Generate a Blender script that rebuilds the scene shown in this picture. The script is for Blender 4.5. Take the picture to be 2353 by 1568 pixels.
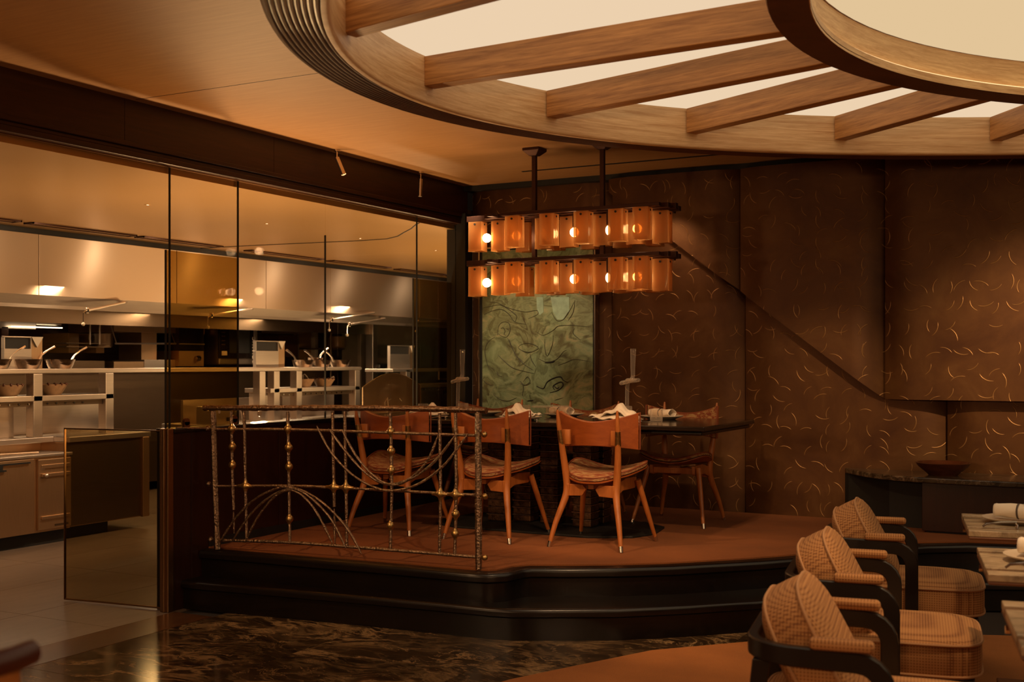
import bpy, bmesh, math, random
from mathutils import Vector as V, Matrix as M

# ------------------------------------------------------------------ scene, camera, exposure
S = bpy.context.scene
for o in list(bpy.data.objects): bpy.data.objects.remove(o)
COL = S.collection
YAW = 0.4925
cd = bpy.data.cameras.new('camera'); CAM = bpy.data.objects.new('camera', cd); COL.objects.link(CAM)
S.camera = CAM
CAM.location = (4.885, -8.33, 1.43)
CAM.rotation_euler = (math.pi/2, 0, YAW)
cd.sensor_width = 36; cd.lens = 2690/2353*36
cd.shift_y = 48/2353
cd.clip_start = .05; cd.clip_end = 60
cd.dof.use_dof = True; cd.dof.focus_distance = 7.0; cd.dof.aperture_fstop = 3.6
S.view_settings.view_transform = 'Standard'; S.view_settings.look = 'None'
S.view_settings.exposure = 0.0; S.view_settings.gamma = 1; S.view_settings.use_curve_mapping = False
cy = S.cycles
cy.use_denoising = True; cy.max_bounces = 7; cy.diffuse_bounces = 3; cy.glossy_bounces = 4
cy.transmission_bounces = 4; cy.transparent_max_bounces = 16; cy.sample_clamp_indirect = 3.0
cy.caustics_reflective = False; cy.caustics_refractive = False
W = bpy.data.worlds.new('night'); S.world = W; W.use_nodes = True
W.node_tree.nodes['Background'].inputs[0].default_value = (.012, .007, .004, 1)
W.node_tree.nodes['Background'].inputs[1].default_value = .3

WARM = (1.0, .60, .30)
def lamp(kind, name, loc, energy, color=WARM, aim=None, size=.05, angle=60, blend=.6, sy=None):
    d = bpy.data.lights.new(name, kind); d.energy = energy; d.color = color
    if kind == 'AREA':
        d.shape = 'RECTANGLE'; d.size = size; d.size_y = sy or size
    else:
        d.shadow_soft_size = size
    if kind == 'SPOT':
        d.spot_size = math.radians(angle); d.spot_blend = blend
    o = bpy.data.objects.new(name, d); COL.objects.link(o); o.location = loc
    if aim is not None:
        o.rotation_euler = (V(aim)-V(loc)).to_track_quat('-Z', 'Y').to_euler()
    return o

CEIL = 2.87
LUM = 1.0          # radiance of the luminous ceiling
# room spots (lights alone, without fittings)
lamp('SPOT', 'spot_table_a', (1.3, -3.3, 2.80), 75, aim=(1.6, -1.5, .9), angle=52, size=.03)
lamp('SPOT', 'spot_table_b', (3.0, -3.0, 2.55), 60, aim=(2.2, -1.6, .8), angle=50, size=.03)
lamp('SPOT', 'spot_painting', (.75, -1.75, 2.80), 75, aim=(.66, 0, 1.45), angle=40, size=.03, color=(1, .74, .48))
lamp('SPOT', 'spot_wall_right', (5.3, -2.6, 2.6), 430, aim=(4.22, 0, 1.42), angle=34, blend=1, size=.03, color=(1, .64, .30))
lamp('SPOT', 'spot_wall_mid', (3.7, -2.6, 2.6), 170, aim=(2.85, 0, 1.0), angle=30, blend=1, size=.03, color=(1, .64, .30))
lamp('SPOT', 'spot_wall_left', (1.75, -.55, 2.6), 16, aim=(1.85, 0, 1.9), angle=80, blend=1, size=.03)
lamp('SPOT', 'spot_carpet', (2.9, -3.9, 2.55), 125, aim=(2.7, -2.0, .33), angle=60, blend=.8, size=.03)
lamp('SPOT', 'spot_railing', (1.1, -5.2, 2.80), 100, aim=(1.0, -3.0, .7), angle=46, blend=.8, size=.03)
lamp('SPOT', 'spot_armchairs', (4.6, -4.2, 2.6), 90, aim=(4.15, -4.1, .6), angle=75, blend=.9, size=.05)
# kitchen lights: hood lamps; downlights, hood washes and hidden uplights are added for brightness
KY = (-5.0, -3.7, -2.4, -1.15, .1, 1.35, 2.6, 3.9)
for i, y in enumerate(KY):
    lamp('SPOT', 'added_kitchen_spot', (-1.15, y, 2.49), 105, color=(1, .72, .45), aim=(-2.55, y-.2, .7), angle=78, blend=.9, size=.03)  # added spots to brighten the pass and worktops
for i, y in enumerate(KY):
    lamp('SPOT', 'added_hood_wash', (-2.45, y+.45, 2.49), 4.5, color=(1, .76, .52), aim=(-3.01, y+.35, 2.0), angle=130, blend=1, size=.025)  # added lights without fittings, for streaks on the hood steel
    lamp('SPOT', 'added_hood_fill', (-1.0, y+.3, 2.48), 13, color=(1, .70, .44), aim=(-3.01, y, 2.2), angle=62, blend=1, size=.2)  # added soft spots that brighten the hood front
for y in (-3.6, -1.6, .6, 2.4):
    lamp('AREA', 'hood_lamp', (-3.55, y, 2.0), 34, color=(1, .70, .42), aim=(-3.35, y, 0), size=.2, sy=1.4)
lamp('AREA', 'added_uplight', (-.42, -1.35, .90), 50, color=(1, .62, .29), aim=(-.42, -1.35, 3), size=.12, sy=2.3)  # added strip, kept out of sight, to brighten the ceilings from below
lamp('AREA', 'added_uplight_far', (-1.0, 2.2, .93), 95, color=(1, .62, .29), aim=(-1.0, 2.2, 3), size=.15, sy=3.2)  # added unseen uplight for the far kitchen ceiling
lamp('AREA', 'added_uplight_left', (-.42, -2.2, .905), 85, color=(1, .62, .29), aim=(-.2, -5.6, 2.9), size=.10, sy=.5)  # added unseen, tilted to lift the left part of the ceilings
lamp('SPOT', 'added_floor_spot', (-.75, -4.3, 2.49), 60, color=(1, .72, .48), aim=(-.55, -3.75, 0), angle=46, blend=.7, size=.03)  # added spot for the bright patch on the kitchen floor
# added fill lights, unseen behind the camera
for p in ((8.8, -9.45, 1.95), (6.6, -9.45, 1.95), (2.4, -9.45, 1.95), (.6, -9.45, 1.95)):
    lamp('POINT', 'added_fill_lamp', p, 85, size=.12)

# ------------------------------------------------------------------ geometry helpers
class MB:
    def __init__(s): s.bm = bmesh.new()
    def _add(s, fn, mat=None):
        n0 = len(s.bm.verts); r = fn()
        s.bm.verts.ensure_lookup_table()
        if mat is not None:
            bmesh.ops.transform(s.bm, matrix=mat, verts=s.bm.verts[n0:])
        return s
    def box(s, x0, x1, y0, y1, z0, z1, mat=None):
        c = ((x0+x1)/2, (y0+y1)/2, (z0+z1)/2)
        m = M.Translation(c) @ M.Diagonal((abs(x1-x0), abs(y1-y0), abs(z1-z0), 1))
        if mat is not None: m = mat @ m
        bmesh.ops.create_cube(s.bm, size=1, matrix=m); return s
    def rbox(s, c, sz, r, seg=3, mat=None):
        b = bmesh.new(); bmesh.ops.create_cube(b, size=1, matrix=M.Diagonal((sz[0], sz[1], sz[2], 1)))
        bmesh.ops.bevel(b, geom=list(b.edges), offset=r, segments=seg, profile=.5, affect='EDGES')
        m = M.Translation(c)
        if mat is not None: m = m @ mat
        bmesh.ops.transform(b, matrix=m, verts=b.verts)
        me = bpy.data.meshes.new('t'); b.to_mesh(me); b.free(); s.bm.from_mesh(me); bpy.data.meshes.remove(me); return s
    def faces(s, vs, fs):
        bv = [s.bm.verts.new(v) for v in vs]
        for f in fs:
            try: s.bm.faces.new([bv[i] for i in f])
            except ValueError: pass
        return s
    def cyl(s, p0, p1, r0, r1=None, n=12, caps=True):
        return s.tube([p0, p1], [r0, r0 if r1 is None else r1], n, caps=caps)
    def tube(s, pts, r, n=8, closed=False, caps=True, sx=1.0):
        pts = [V(p) for p in pts]; k = len(pts)
        rs = r if isinstance(r, (list, tuple)) else [r]*k
        vs = []; prev = None
        for i, p in enumerate(pts):
            if closed: t = pts[(i+1) % k]-pts[i-1]
            else: t = pts[min(i+1, k-1)]-pts[max(i-1, 0)]
            t.normalize()
            if prev is None:
                a = V((0, 0, 1)) if abs(t.z) < .9 else V((1, 0, 0))
                u = a.cross(t).normalized()
            else:
                u = (prev-t*prev.dot(t)).normalized()
            prev = u; w = t.cross(u)
            for j in range(n):
                a = 2*math.pi*j/n
                vs.append(p+rs[i]*(u*math.cos(a)*sx+w*math.sin(a)))
        fs = []
        for i in range(k if closed else k-1):
            for j in range(n):
                a = i*n+j; b = i*n+(j+1) % n; c = ((i+1) % k)*n+(j+1) % n; d = ((i+1) % k)*n+j
                fs.append((a, b, c, d))
        if caps and not closed:
            fs.append(tuple(range(n-1, -1, -1))); fs.append(tuple((k-1)*n+j for j in range(n)))
        return s.faces(vs, fs)
    def sph(s, c, r, u=12, v=8, sc=(1, 1, 1)):
        bmesh.ops.create_uvsphere(s.bm, u_segments=u, v_segments=v, radius=1, matrix=M.Translation(c) @ M.Diagonal((r*sc[0], r*sc[1], r*sc[2], 1))); return s
    def lathe(s, prof, c=(0, 0, 0), n=24, ey=1.0, mat=None):
        vs = []; fs = []; k = len(prof)
        for i in range(n):
            a = 2*math.pi*i/n
            for r, z in prof:
                p = V((r*math.cos(a), ey*r*math.sin(a), z))
                if mat is not None: p = mat @ p
                vs.append(p+V(c))
        for i in range(n):
            for j in range(k-1):
                a = i*k+j; b = ((i+1) % n)*k+j
                fs.append((a, b, b+1, a+1))
        s.faces(vs, fs)
        bmesh.ops.remove_doubles(s.bm, verts=s.bm.verts[-len(vs):] if False else list(s.bm.verts), dist=1e-6); return s
    def prism(s, poly, z0, z1, mat=None):
        n = len(poly)
        vs = [V((p[0], p[1], z0)) for p in poly]+[V((p[0], p[1], z1)) for p in poly]
        if mat is not None: vs = [mat @ v for v in vs]
        fs = [tuple(range(n-1, -1, -1)), tuple(range(n, 2*n))]+[(i, (i+1) % n, n+(i+1) % n, n+i) for i in range(n)]
        return s.faces(vs, fs)
    def loft(s, rings, closed_ring=True, caps=True):
        n = len(rings[0]); vs = [V(p) for r in rings for p in r]; fs = []
        for i in range(len(rings)-1):
            for j in range(n if closed_ring else n-1):
                a = i*n+j; b = i*n+(j+1) % n
                fs.append((a, b, b+n, a+n))
        if caps and closed_ring:
            fs.append(tuple(range(n-1, -1, -1))); fs.append(tuple((len(rings)-1)*n+j for j in range(n)))
        return s.faces(vs, fs)
    def sheet(s, fn, nu, nv, th):
        """surface fn(u,v) (0..1) thickened by th along its normal, closed"""
        P = [[V(fn(i/nu, j/nv)) for j in range(nv+1)] for i in range(nu+1)]
        N_ = [[None]*(nv+1) for _ in range(nu+1)]
        for i in range(nu+1):
            for j in range(nv+1):
                du = P[min(i+1, nu)][j]-P[max(i-1, 0)][j]; dv = P[i][min(j+1, nv)]-P[i][max(j-1, 0)]
                n = du.cross(dv); N_[i][j] = n.normalized() if n.length > 1e-9 else V((0, 0, 1))
        w = nv+1; tot = (nu+1)*w
        vs = [P[i][j] for i in range(nu+1) for j in range(w)]+[P[i][j]+N_[i][j]*th for i in range(nu+1) for j in range(w)]
        fs = []
        for i in range(nu):
            for j in range(nv):
                a = i*w+j; fs.append((a, a+1, a+w+1, a+w)); a += tot; fs.append((a, a+w, a+w+1, a+1))
        def edge(a, b): fs.append((a, b, b+tot, a+tot))
        for i in range(nu): edge((i+1)*w, i*w); edge(i*w+nv, (i+1)*w+nv)
        for j in range(nv): edge(j, j+1); edge(nu*w+j+1, nu*w+j)
        return s.faces(vs, fs)
    def build(s, name, mat, parent=None, smooth=False, loc=None, rot=None, rel=False, bevel=0, seg=2, sub=0):
        bm = s.bm
        bmesh.ops.recalc_face_normals(bm, faces=list(bm.faces))
        if rel and parent is not None: bmesh.ops.translate(bm, vec=-parent.location, verts=list(bm.verts))
        me = bpy.data.meshes.new(name); bm.to_mesh(me); bm.free()
        if mat: me.materials.append(mat)
        if smooth:
            me.polygons.foreach_set('use_smooth', [True]*len(me.polygons))
            if smooth != 2:
                try: me.set_sharp_from_angle(angle=math.radians(38))
                except Exception: pass
        o = bpy.data.objects.new(name, me); COL.objects.link(o)
        if parent: o.parent = parent
        if loc: o.location = loc
        if rot: o.rotation_euler = rot
        if bevel:
            b = o.modifiers.new('b', 'BEVEL'); b.width = bevel; b.segments = seg; b.limit_method = 'ANGLE'; b.harden_normals = False
        if sub:
            m = o.modifiers.new('s', 'SUBSURF'); m.levels = sub; m.render_levels = sub
        return o

def thing(name, label, cat, loc=(0, 0, 0), rot=0, group=None):
    o = bpy.data.objects.new(name, None); COL.objects.link(o); o.location = loc; o.rotation_euler = (0, 0, rot)
    o.empty_display_size = .1
    return tag(o, label, cat, group)
def tag(o, label, cat, group=None):
    o['label'] = label; o['category'] = cat
    if group: o['group'] = group
    return o
def struct(o, label=None):
    o['kind'] = 'structure'
    if label: o['label'] = label
    return o
def copy_tree(o, parent=None):
    c = o.copy(); COL.objects.link(c)
    if parent: c.parent = parent
    for ch in list(o.children): copy_tree(ch, c)
    return c
def place(proto, first, loc, rot, label):
    o = proto if first else copy_tree(proto)
    o.location = loc; o.rotation_euler = (0, 0, rot); o['label'] = label
    return o

# real-plane lookup: where the ray of a photograph pixel meets a known plane of the room
C_, S_ = math.cos(YAW), math.sin(YAW)
def ray(px, py):
    a = (px-1176.5)/2690; return V((a*C_-S_, a*S_+C_, (832-py)/2690))
def at_x(px, py, x): d = ray(px, py); return V(CAM.location)+d*((x-CAM.location.x)/d.x)
def at_y(px, py, y): d = ray(px, py); return V(CAM.location)+d*((y-CAM.location.y)/d.y)
def at_z(px, py, z): d = ray(px, py); return V(CAM.location)+d*((z-CAM.location.z)/d.z)

# ------------------------------------------------------------------ materials
class NT:
    def __init__(s, name):
        s.m = bpy.data.materials.new(name); s.m.use_nodes = True; s.t = s.m.node_tree; s.t.nodes.clear()
        s.out = s.t.nodes.new('ShaderNodeOutputMaterial')
    def n(s, typ, ins=None, **kw):
        nd = s.t.nodes.new('ShaderNode'+typ)
        for k, v in kw.items(): setattr(nd, k, v)
        for k, v in (ins or {}).items():
            i = nd.inputs[k]
            if hasattr(v, 'is_output'): s.t.links.new(v, i)
            else: i.default_value = v
        return nd
    def math(s, op, a, b=None, c=None, clamp=False):
        ins = {0: a}
        if b is not None: ins[1] = b
        if c is not None: ins[2] = c
        return s.n('Math', ins, operation=op, use_clamp=clamp).outputs[0]
    def vm(s, op, a, b=None):
        ins = {0: a}
        if b is not None: ins[1] = b
        nd = s.n('VectorMath', ins, operation=op)
        return nd.outputs['Value'] if op in ('LENGTH', 'DOT_PRODUCT') else nd.outputs[0]
    def obj(s): return s.n('TexCoord').outputs['Object']
    def noise(s, vec, scale, detail=4, rough=.55, dist=0):
        return s.n('TexNoise', {'Vector': vec, 'Scale': scale, 'Detail': detail, 'Roughness': rough, 'Distortion': dist}).outputs['Fac']
    def ramp(s, fac, stops, interp='LINEAR'):
        r = s.n('ValToRGB', {'Fac': fac}); e = r.color_ramp.elements; r.color_ramp.interpolation = interp
        while len(e) < len(stops): e.new(.5)
        for i, (p, c) in enumerate(stops): e[i].position = p; e[i].color = (*c, 1)
        return r.outputs[0]
    def mapping(s, vec, scale=(1, 1, 1), rot=(0, 0, 0), loc=(0, 0, 0)):
        return s.n('Mapping', {'Vector': vec, 'Scale': scale, 'Rotation': rot, 'Location': loc}).outputs[0]
    def bump(s, h, strength=.3, dist=.01):
        return s.n('Bump', {'Height': h, 'Strength': strength, 'Distance': dist}).outputs[0]
    def mixc(s, f, a, b):
        nd = s.n('Mix', data_type='RGBA')
        for i, v in ((0, f), (6, a), (7, b)):
            if hasattr(v, 'is_output'): s.t.links.new(v, nd.inputs[i])
            else: nd.inputs[i].default_value = v if i == 0 else (*v, 1) if len(v) == 3 else v
        return nd.outputs[2]
    def pr(s, color, rough=.5, metal=0, normal=None, **kw):
        ins = {'Base Color': color if hasattr(color, 'is_output') else (*color, 1), 'Roughness': rough, 'Metallic': metal}
        if normal is not None: ins['Normal'] = normal
        ins.update(kw)
        return s.n('BsdfPrincipled', ins).outputs[0]
    def done(s, sh): s.t.links.new(sh, s.out.inputs[0]); return s.m

def plain(name, c, rough=.5, metal=0, noise=0, bump=0, nscale=30, **kw):
    t = NT(name); col = c; nrm = None
    if noise or bump:
        f = t.noise(t.obj(), nscale, 4)
        if noise: col = t.ramp(f, [(.3, tuple(x*(1-noise) for x in c)), (.7, tuple(min(1, x*(1+noise)) for x in c))])
        if bump: nrm = t.bump(f, bump, .01)
    return t.done(t.pr(col, rough, metal, nrm, **kw))
def wood(name, c1, c2, scale=(1, 14, 14), rough=.45, bump=.12, var=0, ring=False, coat=0):
    t = NT(name); o = t.obj()
    if ring:
        sp = t.n('SeparateXYZ', {0: o}).outputs
        ang = t.math('ARCTAN2', t.math('DIVIDE', sp[1], 3.34), t.math('DIVIDE', sp[0], 5.44))
        rad = t.math('SQRT', t.math('ADD', t.math('MULTIPLY', sp[0], sp[0]), t.math('MULTIPLY', sp[1], sp[1])))
        o = t.n('CombineXYZ', {0: t.math('MULTIPLY', ang, 4), 1: t.math('MULTIPLY', rad, .3), 2: sp[2]}).outputs[0]
    if var:
        o = t.vm('ADD', o, t.n('CombineXYZ', {0: t.math('MULTIPLY', t.n('ObjectInfo').outputs['Random'], 37.0)}).outputs[0])
    v = t.mapping(o, scale)
    f = t.noise(v, 3.0, 8, .62, .6); g = t.noise(t.mapping(o, tuple(x*4 for x in scale)), 4.0, 4, .6)
    k = t.math('ADD', t.math('MULTIPLY', f, .72), t.math('MULTIPLY', g, .28))
    col = t.ramp(k, [(.34, c1), (.5, tuple((a+b)/2 for a, b in zip(c1, c2))), (.66, c2)])
    return t.done(t.pr(col, rough, 0, t.bump(k, bump, .004), **({'Coat Weight': coat, 'Coat Roughness': .15} if coat else {})))

m_ringwood = wood('ring_oak', (.55, .29, .11), (.90, .62, .32), (1, 1, 22), .45, .10, ring=True)
m_finwood = wood('fin_oak', (.27, .105, .026), (.62, .30, .095), (.8, 16, 16), .45, .12, var=1)
m_darkrib = wood('rim_dark_wood', (.085, .030, .012), (.16, .062, .024), (1, 6, 6), .38, .05, ring=True)
m_beam = wood('beam_walnut', (.022, .006, .0025), (.052, .015, .006), (9, .8, 14), .38, .06)
m_darkpanel = wood('panel_mahogany', (.016, .004, .002), (.030, .008, .0035), (10, 10, 1), .30, .04)
m_lacquer = plain('black_lacquer', (.007, .004, .003), .24, coat=0) if False else plain('black_lacquer', (.007, .0038, .0026), .27)
m_step = wood('ebonised_step', (.003, .0017, .0012), (.008, .004, .0025), (1.2, 12, 12), .30, .05)
m_black = plain('black_matte', (.006, .005, .004), .6)
m_tablewood = wood('table_ebony', (.010, .006, .004), (.020, .012, .008), (1, 12, 12), .12, .02)
m_chairwood = wood('chair_cherry', (.30, .085, .016), (.46, .15, .034), (9, 9, 1.2), .38, .05)
m_chairply = wood('chair_ply', (.21, .045, .008), (.31, .075, .014), (1.2, 9, 9), .38, .05)
m_armwood = plain('armchair_frame_lacquer', (.010, .0065, .0045), .34)
m_bowlwood = wood('bowl_wood', (.05, .014, .006), (.12, .035, .013), (3, 3, 14), .3, .1)
m_tableboard = wood('table_wood', (.10, .035, .014), (.19, .075, .03), (1, 14, 14), .4, .05)

def m_brushed(name, c, rough, ax=(1, 1, 60), aniso=.6):
    t = NT(name); f = t.noise(t.mapping(t.obj(), ax), 6, 3)
    if aniso is True:
        tg = t.n('Tangent', direction_type='RADIAL', axis='Z').outputs[0]
        return t.done(t.pr(c, rough, .92, None, **{'Anisotropic': .85, 'Anisotropic Rotation': .25, 'Tangent': tg}))
    return t.done(t.pr(t.ramp(f, [(.3, tuple(x*.86 for x in c)), (.7, c)]), t.math('ADD', t.math('MULTIPLY', f, .14), rough-.05), 1, t.bump(f, .05, .002)))
m_steel = m_brushed('stainless_brushed', (.72, .63, .55), .34)
m_hood = m_brushed('hood_stainless', (.74, .58, .44), .42, (1, 1, 60), True)
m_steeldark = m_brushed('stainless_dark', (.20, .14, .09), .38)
m_chrome = plain('chrome', (.85, .80, .74), .08, 1)
m_nickel = plain('nickel', (.70, .62, .54), .2, 1)
m_brass = plain('aged_brass', (.52, .34, .13), .33, 1, noise=.3, bump=.12, nscale=60)
m_bronze = plain('hammered_bronze', (.30, .205, .135), .28, 1, noise=.55, bump=.8, nscale=85)
m_bronzeflat = m_brushed('bronze_trim', (.34, .19, .09), .3, (40, 40, 1))
m_fixture = plain('chandelier_bronze', (.060, .024, .014), .42, .7)
m_porcelain = plain('bone_china', (.62, .52, .40), .22)
m_napkin = plain('napkin_linen', (.72, .62, .50), .85, bump=.25, nscale=220)
m_napdark = plain('napkin_ring', (.05, .03, .02), .4)
m_cutlery = plain('cutlery_steel', (.30, .26, .22), .16, 1)
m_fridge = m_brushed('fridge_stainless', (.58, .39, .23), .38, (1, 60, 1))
m_label = plain('paper_label', (.75, .62, .5), .7)
m_leather = plain('tan_leather', (.36, .13, .03), .42, noise=.15, bump=.1, nscale=40)
m_leatherdark = plain('oxblood_leather', (.06, .012, .006), .4)
m_skin = plain('skin', (.45, .24, .14), .5)
m_cloth_black = plain('black_cloth', (.012, .01, .01), .8)
m_cloth_white = plain('white_cloth', (.6, .5, .42), .8)
m_hair = plain('black_hair', (.01, .006, .005), .5)
m_pot = plain('terracotta_bowl', (.42, .24, .12), .4, noise=.3, nscale=16)
m_golden = plain('golden_panel', (.34, .17, .035), .4, noise=.2, nscale=4)
m_greypanel = plain('grey_kitchen_wall', (.15, .10, .06), .5, noise=.15, nscale=3)
m_kwall = plain('kitchen_back_tile', (.045, .022, .010), .4)
m_bowlbrown = plain('brown_cupboard', (.07, .022, .009), .4)

def emis(name, c, st, noise=0):
    t = NT(name)
    return t.done(t.n('Emission', {'Color': (*c, 1), 'Strength': st}).outputs[0])
m_lum = emis('luminous_membrane', (.84, .63, .42), LUM)
m_lumhub = emis('luminous_dome', (.80, .58, .33), LUM*.95)
m_bulb = emis('lamp_bulb', (1, .70, .40), 5)
m_klamp = emis('kitchen_glow', (1, .76, .5), 6)
m_cove = emis('cove_strip_glow', (1, .62, .28), 1.5)

# ceiling: warm veneer
t = NT('ceiling_veneer'); o = t.obj()
f = t.noise(t.mapping(o, (.7, 9, 1)), 6, 6, .6)
m_ceiling = t.done(t.pr(t.ramp(f, [(.3, (.42, .205, .075)), (.7, (.50, .255, .10))]), .55, 0, t.bump(f, .03, .003)))
t = NT('kitchen_ceiling_paint'); f = t.noise(t.obj(), 1.2, 3)
m_kceil = t.done(t.pr(t.ramp(f, [(.3, (.46, .27, .10)), (.7, (.52, .31, .125))]), .33, .55))
# carpets
def carpet(name, c):
    t = NT(name); o = t.obj(); f = t.noise(o, 260, 2, .7); g = t.noise(o, 2.2, 4)
    k = t.math('ADD', t.math('MULTIPLY', f, .55), t.math('MULTIPLY', g, .45))
    col = t.ramp(k, [(.32, tuple(x*.62 for x in c)), (.68, tuple(x*1.25 for x in c))])
    return t.done(t.pr(col, .95, 0, t.bump(f, .5, .006)))
m_carpet = carpet('rust_carpet', (.235, .070, .014))
m_rug = carpet('orange_rug', (.36, .125, .028))
# marble
def marble(name, base, vein_c, vein2, var=1, sc=1.0, rough=.13):
    t = NT(name); o = t.obj()
    if var:
        rnd = t.n('ObjectInfo').outputs['Random']
        o = t.vm('ADD', o, t.n('CombineXYZ', {0: t.math('MULTIPLY', rnd, 31.0), 1: t.math('MULTIPLY', rnd, 17.0)}).outputs[0])
    o = t.mapping(o, (sc, sc, sc))
    w = t.vm('ADD', o, t.vm('MULTIPLY', t.n('TexNoise', {'Vector': o, 'Scale': 1.1, 'Detail': 3.0}).outputs['Color'], (.8, .8, .8)))
    def vein(rot, scl, k, wd, dt=9):
        f_ = t.noise(t.mapping(w, scl, (0, 0, rot)), k, dt, .62, .25)
        return t.n('MapRange', {'Value': t.math('ABSOLUTE', t.math('SUBTRACT', f_, .5)), 1: 0.0, 2: wd, 3: 1.0, 4: 0.0}, clamp=True).outputs[0]
    n1 = t.noise(t.mapping(w, (1, 5, 1), (0, 0, .35)), 2.6, 9, .7, .4); n2 = t.noise(o, 1.3, 3); n3 = t.noise(t.vm('ADD', o, (7, 3, 0)), 1.6, 2)
    body = t.ramp(n1, [(.36, tuple(x*.4 for x in base)), (.55, tuple(x*1.25 for x in base)), (.72, vein2)])
    g1 = t.n('MapRange', {'Value': n2, 1: .42, 2: .62}, clamp=True).outputs[0]; g2 = t.n('MapRange', {'Value': n3, 1: .45, 2: .6}, clamp=True).outputs[0]
    va = t.math('MULTIPLY', vein(.45, (1, 2.2, 1), 1.3, .040), g1); vb = t.math('MULTIPLY', vein(-.75, (1, 2.0, 1), 1.7, .022), g2)
    vc = t.math('MULTIPLY', vein(.2, (1, 3.5, 1), 2.6, .014), .45)
    col = t.mixc(t.math('MAXIMUM', t.math('MULTIPLY', t.math('MAXIMUM', va, vb), .85), vc), body, vein_c)
    return t.done(t.pr(col, rough, 0))
m_marble = marble('emperador_marble', (.040, .022, .010), (.42, .26, .12), (.085, .048, .022), sc=1.25)
m_marbletop = marble('sideboard_marble', (.05, .032, .018), (.26, .18, .11), (.10, .065, .035), sc=2.6, rough=.2)
m_marblelight = marble('table_marble', (.30, .22, .135), (.52, .40, .26), (.40, .30, .19), sc=2.0, rough=.3)
m_threshold = wood('threshold_stone', (.050, .018, .006), (.095, .038, .013), (9, 1, 9), .25, .02)
# concrete kitchen floor
t = NT('kitchen_tile_stone'); o = t.obj(); f = t.noise(t.mapping(o, (6, 1, 1)), 3, 6, .6); g = t.noise(o, .8, 3)
k = t.math('ADD', t.math('MULTIPLY', f, .5), t.math('MULTIPLY', g, .5))
m_ktile = t.done(t.pr(t.ramp(k, [(.3, (.085, .055, .036)), (.7, (.17, .118, .082))]), .42))
m_joint = plain('joint', (.02, .013, .009), .8)

# copper wall with gouged arcs
t = NT('patinated_copper'); o = t.obj(); sp = t.n('SeparateXYZ', {0: o}).outputs
def arcs(off, s, rr, w):
    p = t.n('CombineXYZ', {0: t.math('ADD', t.math('MULTIPLY', sp[0], s), off), 1: t.math('ADD', t.math('MULTIPLY', sp[2], s), off*1.7)}).outputs[0]
    cell = t.vm('FLOOR', p); loc = t.vm('SUBTRACT', t.vm('SUBTRACT', p, cell), (.5, .5, 0))
    wn = t.n('TexWhiteNoise', {'Vector': t.vm('ADD', cell, (off*9.1, off*3.3, 0))}, noise_dimensions='3D'); rc = t.n('SeparateXYZ', {0: wn.outputs['Color']}).outputs
    an = t.math('MULTIPLY', wn.outputs['Value'], 6.283)
    dx = t.math('COSINE', an); dz = t.math('SINE', an)
    c0 = t.n('CombineXYZ', {0: t.math('SUBTRACT', t.math('MULTIPLY', t.math('SUBTRACT', rc[0], .5), .30), t.math('MULTIPLY', dx, rr)), 1: t.math('SUBTRACT', t.math('MULTIPLY', t.math('SUBTRACT', rc[1], .5), .30), t.math('MULTIPLY', dz, rr))}).outputs[0]
    q = t.vm('SUBTRACT', loc, c0); ln = t.vm('LENGTH', q)
    ring = t.n('MapRange', {'Value': t.math('ABSOLUTE', t.math('SUBTRACT', ln, rr)), 1: w, 2: 0.0, 3: 0.0, 4: 1.0}, clamp=True).outputs[0]
    dr = t.n('CombineXYZ', {0: dx, 1: dz}).outputs[0]
    win = t.n('MapRange', {'Value': t.math('DIVIDE', t.vm('DOT_PRODUCT', q, dr), ln), 1: .80, 2: .93}, clamp=True).outputs[0]
    keep = t.math('GREATER_THAN', rc[2], .25)
    return t.math('MULTIPLY', t.math('MULTIPLY', ring, win), keep)
h = t.math('MAXIMUM', arcs(0.0, 6.4, .55, .026), arcs(.37, 7.2, .52, .026))
n1 = t.noise(o, 2.3, 6, .65, .5); n2 = t.noise(o, 22, 4)
col = t.ramp(n1, [(.3, (.060, .019, .005)), (.55, (.10, .039, .010)), (.75, (.14, .064, .020))])
col = t.mixc(t.math('MULTIPLY', h, .75), col, (.48, .26, .10))  # glints on the crescents put into the colour as a lighter tone
bp = t.bump(t.math('ADD', h, t.math('MULTIPLY', n2, .10)), 0.4, .006)
m_copper = t.done(t.pr(col, t.math('ADD', t.math('MULTIPLY', n1, .16), .40), .55, bp))

# chair seat fabric: flame pattern
t = NT('flame_tapestry'); o = t.obj()
a = t.noise(t.mapping(o, (9, 42, 42)), 1.6, 5, .65, .8)
col = t.ramp(a, [(.36, (.16, .030, .010)), (.46, (.24, .060, .018)), (.54, (.34, .19, .075)), (.68, (.40, .25, .10))])
m_seatfab = t.done(t.pr(col, .85, 0, t.bump(a, .3, .004)))
m_seatpipe = plain('seat_piping', (.22, .05, .015), .7)
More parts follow.
